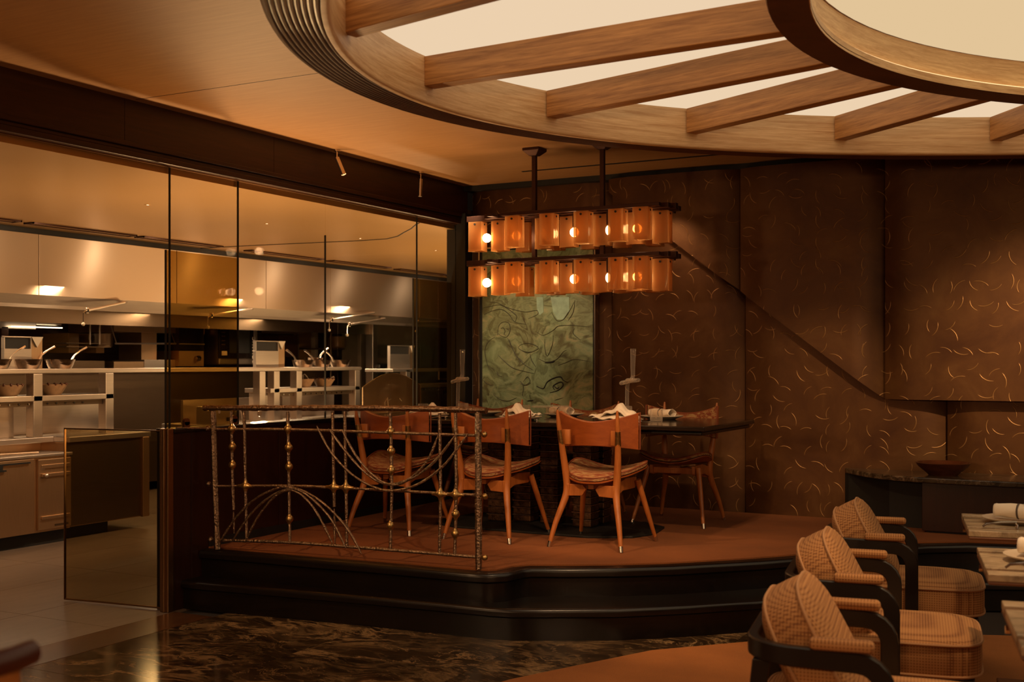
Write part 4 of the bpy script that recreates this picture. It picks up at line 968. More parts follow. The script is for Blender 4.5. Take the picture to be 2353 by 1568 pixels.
for zt in (2.392, 2.086):
    for y, x0, x1, dz in ((-1.505, 1.15, 2.265, .022), (-1.41, .97, 2.29, .030), (-1.315, .775, 2.305, .038), (-1.22, .97, 2.29, .030), (-1.125, 1.02, 2.22, .022)):
        MB().box(x0, x1, y-.022, y+.022, zt+.006, zt+.006+dz).build('frame_bar', m_fixture, ch, rel=True, bevel=.002)
    for x in (1.06, 1.285, 1.53, 1.785, 2.03): MB().box(x-.02, x+.02, -1.52, -1.11, zt+.010, zt+.030).build('cross_bar', m_fixture, ch, rel=True)
    for y, xs in rows.items():
        for x in xs:
            w_, d_, h_ = .104, .082, .203
            cx_ = x+w_/2; b = MB()
            o2 = [(-w_/2, -d_/2), (w_/2, -d_/2), (w_/2, d_/2), (-w_/2, d_/2)]; k_ = .011
            i2 = [(-w_/2+k_, -d_/2+k_), (w_/2-k_, -d_/2+k_), (w_/2-k_, d_/2-k_), (-w_/2+k_, d_/2-k_)]
            jit = lambda: random.uniform(-.004, .004)
            top = zt+random.uniform(-.003, .003)
            rg = [[(cx_+px, y+py, top) for px, py in o2], [(cx_+px, y+py, top-h_+.018) for px, py in o2], [(cx_+px*1.03, y+py*1.03, top-h_+jit()) for px, py in o2], [(cx_+px, y+py, top-h_+.004+jit()) for px, py in i2], [(cx_+px, y+py, top) for px, py in i2]]
            rg.append(rg[0]); b.loft(rg, caps=False); bmesh.ops.remove_doubles(b.bm, verts=list(b.bm.verts), dist=1e-6)
            gb = b.build('glass_block', m_amber, ch, rel=True, bevel=.002)
            for q0, q1, q2 in (((cx_, y-d_/2+.002, top-.018), (cx_, y-d_/2-.004, top-.018), .0075), ((cx_+w_/2-.002, y, top-.018), (cx_+w_/2+.004, y, top-.018), .006)): MB().cyl(q0, q1, q2, n=8).build('screw', m_black, gb, loc=-ch.location)
    for x in (1.20, 1.41, 1.63, 1.87, 2.07):
        bb = MB().sph((x, -1.405, zt-.115), .017, sc=(1, 1, 1.8)).build('bulb', m_bulb, ch, rel=True, smooth=True)
        MB().cyl((x, -1.405, zt-.08), (x, -1.405, zt+.012), .012, n=10).build('lamp_holder', m_fixture, ch, rel=True)
    for x in (.95, 1.20, 1.63, 2.07):
        l = lamp('POINT', 'bulb_lamp', (x, -1.40 if x > 1 else -1.36, zt-.115), 1.8, size=.03)
        l.visible_camera = True
        l.parent = ch; l.location = V(l.location)-ch.location

# ---- dining table
dt = thing('dining_table', 'long black ebony dining table on stacked block columns', 'table', (1.36, -1.275, PLAT))
TZ = 1.05
MB().box(.07, 2.645, -1.785, -.77, TZ-.028, TZ).build('tabletop', m_tablewood, dt, rel=True, bevel=.006)
MB().box(.09, 2.62, -1.76, -.795, TZ-.055, TZ-.028).build('apron', m_lacquer, dt, rel=True, bevel=.01)
MB().prism([(.62, -1.45), (.70, -1.60), (.90, -1.68), (1.85, -1.68), (2.10, -1.55), (2.17, -1.35), (2.12, -1.05), (1.93, -.90), (.86, -.90), (.66, -1.03)], PLAT, PLAT+.014).build('base_plate', m_black, dt, rel=True, bevel=.003)
t = NT('cast_bronze_block'); o_ = t.obj(); f_ = t.noise(o_, 38, 5, .7)
m_block = t.done(t.pr(t.ramp(f_, [(.35, (.035, .016, .008)), (.7, (.16, .075, .032))]), .38, .7, t.bump(f_, .7, .008)))
blk = None
for i, (x, y) in enumerate(((1.025, -1.30), (1.19, -1.24), (1.395, -1.24), (1.66, -1.29), (1.66, -1.08), (1.2, -1.0))):
    colm = MB().box(x-.055, x+.055, y-.055, y+.055, PLAT+.014, TZ-.05).build('column', m_black, dt, rel=True)
    for k in range(14):
        if blk is None:
            ob = MB().rbox((0, 0, 0), (.132, .132, .043), .006, 2).build('block', m_block, colm, loc=V((x, y, PLAT+.040+k*.0485))-dt.location); blk = ob.data
        else:
            ob = bpy.data.objects.new('block', blk); COL.objects.link(ob); ob.parent = colm; ob.location = V((x, y, PLAT+.040+k*.0485))-dt.location
        ob.rotation_euler = (0, 0, random.choice((0, 1, 2, 3))*math.pi/2)
    for k in range(13): MB().box(x-.071, x+.071, y-.071, y+.071, PLAT+.0625+k*.0485, PLAT+.0655+k*.0485).build('metal_band', m_nickel, colm, loc=-dt.location)

# ---- dining chairs (front is +y)
def dining_chair():
    t_ = thing('dining_chair', '', 'chair', (0, 0, 0), 0, 'cherry wood dining chairs round the black table')
    # rear posts
    for s_ in (-1, 1):
        P = [(.232, -.25, 0), (.205, -.215, .14), (.168, -.165, .28), (.160, -.15, .345), (.165, -.15, .42), (.176, -.165, .53), (.184, -.185, .64), (.190, -.205, .74), (.193, -.215, .815)]
        R = [.0115, .0165, .021, .0225, .0225, .020, .0165, .0135, .006]
        pts_ = [V((s_*x, y, z)) for x, y, z in P]
        fine = []; rr = []
        for i in range(len(pts_)-1):
            p0, p1, p2, p3 = pts_[max(i-1, 0)], pts_[i], pts_[i+1], pts_[min(i+2, len(pts_)-1)]
            for k in range(3):
                u = k/3; fine.append(.5*((2*p1)+(p2-p0)*u+(2*p0-5*p1+4*p2-p3)*u*u+(-p0+3*p1-3*p2+p3)*u**3)); rr.append(R[i]*(1-u)+R[i+1]*u)
        fine.append(pts_[-1]); rr.append(R[-1])
        lg = MB().tube(fine, rr, 12).build('leg', m_chairwood, t_, smooth=True)
        MB().cyl((s_*.232, -.25, 0), (s_*.226, -.243, .034), .0122, .0132, 12).build('ferrule', m_nickel, lg, smooth=True)
        MB().cyl((s_*.1815, -.178, .61), (s_*.188, -.196, .695), .0185, .0165, 12).build('brass_sleeve', m_brass, lg, smooth=True)
        fl_ = MB().tube([(s_*.255, .25, 0), (s_*.215, .19, .20), (s_*.178, .135, .385)], [.0105, .0165, .019], 12).build('leg', m_chairwood, t_, smooth=True)
        MB().cyl((s_*.255, .25, 0), (s_*.249, .2405, .032), .0112, .0125, 12).build('ferrule', m_nickel, fl_, smooth=True)
        # bracket behind the back
        c = V((s_*.158, -.160, .652))
        MB().rbox(c, (.052, .022, .088), .003, 2).build('bracket', m_chairwood, t_, smooth=True)
    # side rails: tapered boards front to back, and the short rear board
    for s_ in (-1, 1):
        mm_ = M(((0, 0, 1, s_*.150-.011), (1, 0, 0, 0), (0, 1, 0, 0), (0, 0, 0, 1)))
        MB().prism([(-.17, .30), (-.05, .335), (.13, .335), (.16, .345), (.16, .40), (.0, .405), (-.17, .372)], 0, .022, mat=mm_).build('side_rail', m_chairwood, t_, bevel=.003)
        MB().prism([(s_*.150, .300), (s_*.150, .370), (s_*.055, .372), (s_*.030, .345), (s_*.055, .305)], 0, .022, mat=M(((1, 0, 0, 0), (0, 0, 1, -.165), (0, 1, 0, 0), (0, 0, 0, 1)))).build('rear_rail', m_chairwood, t_, bevel=.003)
    MB().box(-.018, .018, -.16, .14, .345, .372).build('stretcher', m_chairwood, t_, bevel=.003)
    MB().box(-.15, .15, .115, .137, .345, .385).build('front_rail', m_chairwood, t_, bevel=.003)
    # seat: saddle shape, wings rising at the front corners
    def outline(a):
        cx_, sy_ = math.cos(a), math.sin(a)
        e = .62; x = math.copysign(abs(cx_)**e, cx_); y = math.copysign(abs(sy_)**e, sy_)
        wx = .205+.075*max(0, min(1, (y+.6)/1.6))
        yy = .01+.215*y
        if y < 0: wx *= 1-.30*y*y
        return x*wx, yy
    def zseat(x, y): return .398+1.05*x*x*(.55+max(0, y+.1)*2.0)+.018*max(0, (y-.10)/.12)-.02*max(0, (-y-.12)/.1)
    def seatbody(ins, zo, th, nr=7, na=48):
        rings_t = []; rings_b = []
        for k in range(nr+1):
            s2 = k/nr
            rt, rb = [], []
            for i in range(na):
                a = 2*math.pi*i/na; ox, oy = outline(a); x = ox*s2*ins; y = .01+(oy-.01)*s2*ins
                edge_ = th*.5*max(0, (s2-.85)/.15)**2
                rt.append((x, y, zseat(x, y)+zo+th-edge_)); rb.append((x, y, zseat(x, y)+zo))
            rings_t.append(rt); rings_b.append(rb)
        b = MB(); b.loft(rings_b[::-1][:nr]+[rings_b[0]]); bmesh.ops.remove_doubles(b.bm, verts=list(b.bm.verts), dist=1e-5)
        b = MB(); seq = rings_b[1:]+rings_t[::-1][:-1]; b.loft(seq, caps=True); return b
    seatbody(1.0, .0, .014).build('seat_shell', m_chairply, t_, smooth=True)
    sp_ = seatbody(.985, .0145, .030).build('seat_pad', m_seatfab, t_, smooth=True)
    pip = []
    for i in range(64):
        a = 2*math.pi*i/64; ox, oy = outline(a); x, y = ox*.975, .01+(oy-.01)*.975; pip.append((x, y, zseat(x, y)+.033))
    MB().tube(pip, .0045, 6, closed=True).build('piping', m_seatpipe, sp_, smooth=True)
    # backrest: curved ply panel in front of the posts, tapestry pad inside
    def bk(off, ins):
        def fn(u, v):
            uu = (u*2-1)*ins; x = .262*uu
            zt_ = .742+.058*abs(uu)**1.7; zb_ = .602-.022*max(0, uu*uu)
            m_ = (1-ins)*.25; vv = m_+(1-2*m_)*v
            return (x*(1-.02*(1-v)), -.152+.105*uu*uu-.05*(zb_+(zt_-zb_)*vv-.67)+off, zb_+(zt_-zb_)*vv)
        return fn
    MB().sheet(bk(0, 1.0), 24, 6, -.012).build('backrest', m_chairply, t_, smooth=True, bevel=.002)
    bp_ = MB().sheet(bk(.0125, .985), 24, 6, -.022).build('back_pad', m_seatfab, t_, smooth=True, bevel=.004)
    f_ = bk(.032, .985); ring_ = [f_(i/24, 1) for i in range(25)]+[f_(1, 1-i/6) for i in range(1, 7)]+[f_(1-i/24, 0) for i in range(1, 25)]+[f_(0, i/6) for i in range(1, 6)]
    MB().tube(ring_, .005, 6, closed=True).build('piping', m_seatpipe, bp_, smooth=True)
    return t_
dc = dining_chair()
CH = [((2.02, -1.845), 0, 'cherry dining chair nearest the steps with its back to the room, right of three'),
      ((1.306, -1.875), 0, 'cherry dining chair with its back to the room, middle of three on the near side'),
      ((.585, -1.90), .05, 'cherry dining chair seen through the bronze railing bowl, left of three on the near side'),
      ((2.10, -.70), math.pi, 'cherry dining chair on the far side by the right end of the table'),
      ((1.36, -.70), math.pi, 'cherry dining chair on the far side below the painting at right'),
      ((.57, -.70), math.pi, 'cherry dining chair on the far side near the black corner post')]
for i, (p, r, l) in enumerate(CH): place(dc, i == 0, (p[0], p[1], PLAT), r, l)

# ---- place settings on the dining table
def plate(label, loc, r, group, mat=None):
    t_ = MB().lathe([(0, 0), (r*.62, 0), (r*.70, .006), (r, .020), (r+.002, .024), (r*.96, .023), (r*.68, .010), (0, .009)], n=40).build('plate', mat or m_porcelain, smooth=True, loc=loc)
    return tag(t_, label, 'plate', group)
def napkin_tent(label, loc, rot, sc=1.0):
    t_ = thing('napkin', label, 'napkin', loc, rot, 'linen napkins on the dining table')
    def fn(u, v):
        x = (u-.5)*.26; y = (v-.5)*.15
        z = .012+.075*max(0, 1-abs(u-.62)*2.4)*(1-.55*abs(v-.5)*2)+.008*math.sin(u*19+v*5)+.006*math.sin(v*23)
        return (x*sc, y*sc*(1-.35*u), z*sc)
    MB().sheet(fn, 22, 14, .006).build('cloth', m_napkin, t_, smooth=2)
    def fn2(u, v):
        x = (u-.5)*.22; y = (v-.5)*.13
        return (x*sc, (y-.01)*sc, (.006+.018*math.sin(math.pi*v)+.004*math.sin(u*14))*sc)
    MB().sheet(fn2, 16, 10, .005).build('lower_fold', m_napkin, t_, smooth=2)
    return t_
def napkin_roll(label, loc, rot, group, L=.20, r=.022):
    t_ = thing('napkin', label, 'napkin', loc, rot, group)
    def fn(u, v):
        a = 2*math.pi*v; k = 1+.5*max(0, abs(u-.5)*2-.15)**1.3*(1.0 if u > .5 else .5)
        return ((u-.5)*L, r*k*math.cos(a)*(1.15), r+.008+r*(.9+.1*k)*math.sin(a)+.003*math.sin(3*a+u*9))
    MB().sheet(fn, 20, 20, -.003).build('cloth', m_napkin, t_, smooth=2)
    MB().tube([(-.01, (r+.004)*1.12*math.cos(a), r+.008+(r+.004)*math.sin(a)) for a in [2*math.pi*i/20 for i in range(20)]], .004, 6, closed=True).build('ring', m_napdark, t_, smooth=True)
    return t_
PG = 'bone plates on the dining table'
PL = [((2.03, -1.575), 'bone plate under the tented napkin beside the ribbed tumbler on the dining table'), ((1.31, -1.55), 'bone plate with peaked napkin between the middle and right near chairs'), ((.60, -1.55), 'bone plate seen over the railing above the left near chair'),
      ((2.09, -1.02), 'bone plate with rolled napkin at the far right seat of the dining table'), ((1.37, -1.02), 'bone plate with rolled napkin at the far middle seat of the dining table'), ((.72, -1.02), 'bone plate at the far left seat behind the railing post')]
for (x, y), l in PL: plate(l, (x, y, TZ), .14, PG)
napkin_tent('white tented linen napkin on the plate by the ribbed tumbler', (2.0, -1.575, TZ+.018), -.25, 1.15)
napkin_tent('white peaked linen napkin on the plate between two near chairs', (1.31, -1.55, TZ+.018), math.pi-.4, 1.0)
napkin_tent('white linen napkin on the plate above the left near chair', (.60, -1.55, TZ+.018), .3, .9)
napkin_roll('rolled linen napkin in a dark ring at the far right seat', (2.09, -1.02, TZ+.012), -.45, 'linen napkins on the dining table')
napkin_roll('rolled linen napkin in a dark ring at the far middle seat', (1.35, -1.02, TZ+.012), -.45, 'linen napkins on the dining table')
def tumbler(label, loc, r=.038, h=.085):
    t_ = thing('tumbler', label, 'glass', loc, 0, 'ribbed tumblers on the dining table')
    n = 40; prof = [(0, 0), (.86, 0), (1.0, .12), (1.02, .5), (.97, 1), (.92, 1), (.95, .5), (.90, .2), (0, .16)]
    vs = []; k = len(prof)
    for i in range(n):
        a = 2*math.pi*i/n
        for j, (pr, z) in enumerate(prof):
            rr = pr*r*(1+(.025*math.cos(20*a) if 2 <= j <= 4 else 0)); vs.append((rr*math.cos(a), rr*math.sin(a), z*h))
    fs = [(i*k+j, ((i+1) % n)*k+j, ((i+1) % n)*k+j+1, i*k+j+1) for i in range(n) for j in range(k-1)]
    b = MB().faces(vs, fs); bmesh.ops.remove_doubles(b.bm, verts=list(b.bm.verts), dist=1e-6)
    b.build('body', m_rimglass, t_, smooth=True); return t_
for (x, y), l in (((2.245, -1.52), 'ribbed tumbler standing clear at the right near seat'), ((1.50, -1.28), 'ribbed tumbler in front of the painting beside the rolled napkin'), ((1.87, -1.10), 'ribbed tumbler beside the foot of the right glass vase'), ((1.17, -1.22), 'ribbed tumbler behind the peaked napkin'), ((.43, -1.35), 'ribbed tumbler over the railing near the glass corner'), ((.62, -1.12), 'ribbed tumbler beside the foot of the left glass vase')): tumbler(l, (x, y, TZ))
# low glass dish with stand
t_ = thing('cake_stand', 'low glass cake stand in front of the painting', 'stand', (1.28, -1.05, TZ))
MB().lathe([(0, 0), (.04, 0), (.03, .02), (.03, .06), (.13, .066), (.13, .074), (0, .074)], n=32).build('body', m_rimglass, t_, smooth=True)
for i, (x, y, r) in enumerate(((2.17, -1.63, .5), (1.46, -1.62, .5), (.78, -1.63, .4))):
    t_ = thing('knife', ('table knife on its rest beside the tumbler at the right near seat', 'table knife beside the peaked napkin plate', 'table knife over the railing at the left near seat')[i], 'knife', (x, y, TZ), r, 'knives on the dining table')
    MB().tube([(-.09, 0, .004), (-.03, 0, .014), (.02, 0, .015)], [.004, .005, .004], 8, sx=1.3).build('handle', m_cutlery, t_, smooth=True)
    MB().sheet(lambda u, v: (.02+u*.10, (v-.5)*.016*(1-.5*u*u), .014-.004*u), 8, 2, .0015).build('blade', m_cutlery, t_)
    MB().box(.0, .008, -.02, .02, 0, .010).build('rest', m_chrome, t_, bevel=.002)
# knotted glass vases
for i, (x, l) in enumerate(((1.965, 'tall knotted clear glass vase on the right half of the dining table'), (.685, 'tall knotted clear glass vase near the black corner post'))):
    t_ = thing('knotted_vase', l, 'vase', (x, -1.28, TZ), -.45, 'knotted glass vases')
    P = [(-.022, 0, .004), (-.022, 0, .10), (-.020, 0, .20), (-.016, 0, .235), (.0, -.02, .258), (.035, -.035, .262), (.065, -.01, .262), (.055, .03, .262), (.01, .038, .258), (-.04, .03, .252), (-.062, .0, .246), (-.045, -.03, .240), (-.005, -.038, .246), (.03, -.02, .256), (.034, .0, .285), (.034, 0, .33), (.036, 0, .40), (.038, 0, .465)]
    R = [.013]*4+[.0125]*10+[.013, .0145, .0165, .019]
    pts_ = [V(p) for p in P]; fine = []; rr = []
    for a in range(len(pts_)-1):
        p0, p1, p2, p3 = pts_[max(a-1, 0)], pts_[a], pts_[a+1], pts_[min(a+2, len(pts_)-1)]
        for k in range(4):
            u = k/4; fine.append(.5*((2*p1)+(p2-p0)*u+(2*p0-5*p1+4*p2-p3)*u*u+(-p0+3*p1-3*p2+p3)*u**3)); rr.append(R[a]*(1-u)+R[a+1]*u)
    fine.append(pts_[-1]); rr.append(R[-1])
    MB().tube(fine, rr, 12).build('tube', m_rimglass, t_, smooth=True)
    MB().lathe([(0, 0), (.034, 0), (.034, .006), (.012, .010), (0, .010)], c=(-.022, 0, 0), n=24).build('foot', m_rimglass, t_, smooth=True)

# ================================================================== RAILING
ra = thing('railing', 'hammered bronze railing with brass balls and arching rods along the platform edge', 'railing', (.106, -3.085, PLAT))
RT = V((1.684, .149, 0)).normalized(); RN = V((RT.y, -RT.x, 0)); RO = V((.106, -3.085, 0))
def rp(px, py, o_=0):
    d = ray(px, py); n = V((-RT.y, RT.x, 0)); k = (RO-V(CAM.location)).dot(n)/d.dot(n); return V(CAM.location)+d*k+RN*o_
random.seed(3)
def bar(name, pts_, r, o_=0, n=8, jit=.10, taper=False, sx=1.0, dense=1):
    P = [rp(px, py, o_) for px, py in pts_]; fine = []
    for a in range(len(P)-1):
        p0, p1, p2, p3 = P[max(a-1, 0)], P[a], P[a+1], P[min(a+2, len(P)-1)]
        kk = max(2, int((p2-p1).length/.025*dense))
        for k in range(kk):
            u = k/kk; fine.append(.5*((2*p1)+(p2-p0)*u+(2*p0-5*p1+4*p2-p3)*u*u+(-p0+3*p1-3*p2+p3)*u**3) if len(P) > 2 else p1.lerp(p2, u))
    fine.append(P[-1]); m_ = len(fine); rr = [r*random.uniform(1-jit, 1+jit) for _ in fine]
    if taper:
        for q in range(m_):
            e = min(q, m_-1-q); rr[q] *= min(1, .35+e*.22)
    return MB().tube(fine, rr, n, sx=sx).build(name, m_bronze, ra, rel=True, smooth=True)
bar('post', [(489.5, 945), (494, 1100), (500, 1263)], .018); bar('post', [(1099, 946), (1100, 1309)], .0185)
bar('top_rail', [(470, 938), (620, 938), (800, 938), (980, 940), (1118, 944)], .0165, n=10, jit=.14, sx=1.2)
bar('rail', [(492, 987), (680, 988), (960, 997), (1092, 1001)], .0085); bar('rail', [(492, 1118), (660, 1117), (790, 1122), (1092, 1138)], .0075); bar('rail', [(500, 1242), (660, 1247), (893, 1264), (1098, 1281)], .010)
vb_ = [('baluster', [(531, 946), (534, 1080), (537, 1172)], [(533, 986), (534, 1027), (534, 1069)]), ('baluster', [(536.5, 1176), (538, 1226)], []), ('baluster', [(561, 946), (564, 1118), (567, 1240)], [(564, 1117)]),
       ('baluster', [(661, 946), (664, 1118), (666, 1247)], [(662, 986), (663.5, 1029), (664, 1073), (665, 1193)]), ('baluster', [(764, 946), (767, 1118), (768, 1165)], [(767, 1120)]), ('baluster', [(768, 1170), (770, 1250)], []),
       ('baluster', [(792, 946), (795, 1121), (797, 1256)], [(795, 1121)]), ('baluster', [(897, 948), (900, 1100), (897, 1265)], [(898, 992), (899, 1037), (899.5, 1081), (897, 1208)]), ('baluster', [(1010, 950), (1012, 1136), (1010, 1271)], [(1012, 1136)]), ('baluster', [(1047, 950), (1048, 1136), (1045, 1275)], [(1047, 1137), (1047, 1182), (1046, 1227)])]
for nm, pts_, balls in vb_:
    o_ = bar(nm, pts_, .0092, taper=len(balls) == 0)
    for p in balls:
        c = rp(*p); bb = MB().sph(c, .0225, 16, 12)
        if abs(p[1]-1117-.035*(p[0]-490)) < 7:
            for dv in (V((0, 0, 1)), V((0, 0, -1)), RT, -RT): bb.tube([c+dv*.014, c+dv*.024, c+dv*.034, c+dv*.05], [.0165, .0125, .009, .0078], 10)
        else:
            for dv in (V((0, 0, 1)), V((0, 0, -1))): bb.tube([c+dv*.016, c+dv*.024, c+dv*.030], [.014, .0105, .0088], 10)
        bb.build('brass_ball', m_brass, o_, smooth=True, loc=-ra.location)
for pts_ in ([(508, 1246), (545, 1190), (590, 1146), (640, 1122), (668, 1120), (705, 1130), (755, 1164), (802, 1216), (834, 1273)], [(537, 1243), (572, 1190), (612, 1150), (650, 1128), (682, 1124), (720, 1146), (765, 1195), (798, 1260)], [(568, 1243), (592, 1194), (627, 1148), (660, 1127), (690, 1133), (722, 1165), (750, 1213), (767, 1249)],
             [(731, 979), (760, 1034), (802, 1082), (850, 1114), (900, 1128), (960, 1114), (1022, 1070), (1078, 997)], [(758, 985), (796, 1036), (842, 1086), (890, 1112), (948, 1100), (1002, 1060), (1049, 1000)], [(788, 987), (820, 1046), (860, 1092), (900, 1114), (938, 1104), (984, 1060), (1010, 999)]):
    bar('arched_rod', pts_, .0072, o_=.014, taper=True, jit=.16)
for p in ((1113, 999), (1114, 1141), (1114, 1282), (477, 985), (479, 1113), (484, 1240)):
    MB().sph(rp(*p), .0165, 14, 10).build('end_ball', m_brass if p[0] > 1000 else m_bronze, ra, rel=True, smooth=True)
MB().tube([rp(478, 985), V((-.01, -3.30, 1.048))], .006, 8).build('wall_tie', m_bronze, ra, rel=True)

# ================================================================== SIDEBOARD, ARMCHAIRS, SMALL TABLES
sb = thing('sideboard', 'long dark sideboard with curved veined marble top under the copper panel', 'sideboard', (4.5, -.25, PLAT))
MB().box(3.645, 7.4, -.430, -.02, PLAT+.012, .655).build('cabinet', m_darkpanel, sb, rel=True, bevel=.003)
MB().box(3.67, 7.4, -.40, -.03, PLAT, PLAT+.012).build('plinth', m_black, sb, rel=True)
MB().prism([(3.07, -.03), (3.10, -.06), (3.40, -.20), (3.64, -.25), (3.64, -.03)], PLAT, .655).build('end_recess', m_black, sb, rel=True)
top = [(3.065, -.02), (3.085, -.06), (3.16, -.16), (3.25, -.27), (3.34, -.36), (3.46, -.43), (3.60, -.475), (3.80, -.50), (4.2, -.515), (7.45, -.52), (7.45, -.02)]
MB().prism(top, .655, .690).build('marble_top', m_marbletop, sb, rel=True, bevel=.008)
bw = MB().lathe([(0, .004), (.09, 0), (.10, .012), (.155, .058), (.172, .082), (.165, .084), (.145, .062), (.09, .02), (0, .016)], n=40).build('wooden_bowl', m_bowlwood, smooth=True, loc=(3.75, -.26, .690))
tag(bw, 'shallow reddish brown wooden bowl on the marble sideboard', 'bowl')

def armchair():
    t_ = thing('armchair', '', 'armchair', (0, 0, 0), 0, 'waffle weave armchairs')
    # U-shaped arm hoop with bent-down front posts; section 30 x 58 mm
    hw = .292; path = []; zr = .588
    path.append((.108, -hw, 0)); path.append((.120, -hw, .30)); path.append((.120, -hw, .46))
    for a in (0, .3, .6, .9, 1.2, 1.57): path.append((.120-.075+.075*math.cos(a), -hw, zr-.075+.075*math.sin(a)))
    path += [(-.04, -hw, zr+.003), (-.105, -hw, zr+.005)]
    for a in (.0, .25, .5, .75, 1.0, 1.25, 1.5, 1.57): path.append((-.105-.15*math.sin(a), -hw+.15*(1-math.cos(a)), zr+.005))
    half = [V(p) for p in path]; full = half+[V((-.255, 0, zr+.005))]+[V((p.x, -p.y, p.z)) for p in half[::-1]]
    rings = []; n = len(full); side = V((0, 1, 0))
    for i, p in enumerate(full):
        tg = (full[min(i+1, n-1)]-full[max(i-1, 0)]).normalized()
        side = (side-tg*side.dot(tg)).normalized(); up = tg.cross(side).normalized()
        a, b_ = .016, .028
        rings.append([p+side*sx*a+up*sz*b_ for sx, sz in ((-1, -.86), (-.75, -1), (.75, -1), (1, -.86), (1, .86), (.75, 1), (-.75, 1), (-1, .86))])
    MB().loft(rings).build('arm_hoop', m_armwood, t_, smooth=True)
    for s_ in (-1, 1):
        MB().loft([[(-.225+dx, s_*.235+dy, .565) for dx, dy in ((-.02, -.018), (.03, -.018), (.03, .018), (-.02, .018))], [(-.29+dx, s_*.25+dy, 0) for dx, dy in ((-.014, -.014), (.018, -.014), (.018, .014), (-.014, .014))]]).build('rear_leg', m_armwood, t_, bevel=.003)
        MB().rbox((.005, s_*hw, .633), (.175, .050, .034), .015, 3).build('arm_pad', m_waffle, t_, smooth=True)
        MB().box(-.24, .12, s_*.268-.010, s_*.268+.010, .225, .285).build('seat_rail', m_armwood, t_, bevel=.003)
    MB().box(-.22, .40, -.25, .25, .262, .285).build('seat_frame', m_armwood, t_, bevel=.004)
    # front legs under the long seat
    for s_ in (-1, 1): MB().loft([[(.36+dx, s_*.22+dy, .27) for dx, dy in ((-.02, -.02), (.02, -.02), (.02, .02), (-.02, .02))], [(.37+dx, s_*.23+dy, 0) for dx, dy in ((-.014, -.014), (.014, -.014), (.014, .014), (-.014, .014))]]).build('front_leg', m_armwood, t_, bevel=.003)
    # seat cushion: boxed, rounded plan, crowned top
    def plan(i, n, gx=1.0):
        a = 2*math.pi*i/n; e = .38; cx_, sy_ = math.cos(a), math.sin(a)
        return math.copysign(abs(cx_)**e, cx_), math.copysign(abs(sy_)**e, sy_)
    n = 56; rings = []
    for s2, z in ((.0, .285), (.9, .285), (.985, .289), (1.0, .300), (1.003, .355), (1.0, .403), (.985, .411), (.93, .421), (.7, .433), (.4, .439), (.12, .441)):
        rr = []
        for i in range(n):
            x, y = plan(i, n); rr.append((.095+.335*x*max(s2, .02), (.275+.004*x)*y*max(s2, .02), z))
        rings.append(rr)
    sc_ = MB().loft(rings).build('seat_cushion', m_waffle, t_, smooth=2)
    MB().tube([(.095+.336*plan(i, n)[0]*.998, .277*plan(i, n)[1]*.998, .407) for i in range(n)], .0055, 6, closed=True).build('piping', m_wafflepipe, sc_, smooth=True)
    MB().tube([(.095+.336*plan(i, n)[0]*.998, .277*plan(i, n)[1]*.998, .297) for i in range(n)], .005, 6, closed=True).build('piping', m_wafflepipe, sc_, smooth=True)
    # back cushion: arched outline in local (y, h), boxed edge, bulging front and back faces, leaning back
    def arch(i, n):
        a = 2*math.pi*i/n; cy_, sz_ = math.cos(a), math.sin(a)
        e = .62 if sz_ > 0 else .35
        return .255*math.copysign(abs(cy_)**e, cy_)*(1-.05*max(0, -sz_)), (.180*abs(sz_)**.78 if sz_ > 0 else -.235*abs(sz_)**.35)
    lean = M.Translation((-.085, 0, .585)) @ M.Rotation(math.radians(-28), 4, 'Y')
    rings = []
    for s2, x in ((.10, -.118), (.45, -.114), (.75, -.102), (.92, -.084), (.98, -.072), (1.0, -.062), (1.01, -.01), (1.0, .038), (.98, .048), (.92, .058), (.75, .070), (.45, .077), (.10, .078)):
        rings.append([lean @ V((x, arch(i, n)[0]*s2, arch(i, n)[1]*s2)) for i in range(n)])
    bc = MB().loft(rings).build('back_cushion', m_waffle, t_, smooth=2)
    for x in (-.066, .041): MB().tube([lean @ V((x, arch(i, n)[0]*1.004, arch(i, n)[1]*1.004)) for i in range(n)], .0055, 6, closed=True).build('piping', m_wafflepipe, bc, smooth=True)
    return t_
ac = armchair()
AROT = math.radians(9.2)
AL = ['tan waffle weave armchair nearest the camera at the bottom of the picture', 'tan waffle weave armchair in the middle of the row of three', 'tan waffle weave armchair farthest from the camera nearest the platform steps']
for i, (x, y) in enumerate(((4.105, -4.755), (3.935, -3.715), (3.825, -2.635))): place(ac, i == 0, (x, y, .012 if i < 2 else .012), AROT, AL[i])

# three small marble tables in a row
TR = math.radians(-80+90)   # row runs along -80 deg; local +x is away from the armchairs
def smalltable(name):
    t_ = thing(name, '', 'table', (0, 0, 0), 0, 'small marble topped tables')
    D2 = .285; Lx = .72
    MB().box(0, Lx, -D2, D2, .700, .712).build('tabletop', m_tableboard, t_, bevel=.005)
    for y0, y1 in ((-D2, -D2+.075), (-D2+.125, D2-.125), (D2-.075, D2)): MB().box(0, Lx, y0, y1, .712, .736).build('marble_inlay', m_marblelight, t_, bevel=.003)
    for y0, y1 in ((-D2+.076, -D2+.124), (D2-.124, D2-.076)): MB().box(.002, Lx-.002, y0, y1, .712, .728).build('wood_inlay', m_tableboard, t_)
    MB().box(.30, .42, -.05, .05, .03, .70).build('pedestal', m_armwood, t_, bevel=.004)
    MB().box(.14, .60, -.20, .20, 0, .03).build('base', m_tableboard, t_, bevel=.004)
    MB().cyl((.0, .16, .68), (.012, .16, .68), .012, n=12).build('edge_stud', m_chrome, t_)
    return t_
tt = smalltable('side_table')
TL = ['marble topped small table farthest away in the right foreground row', 'middle marble topped small table of the right foreground row', 'marble topped small table nearest the camera at the right picture edge']
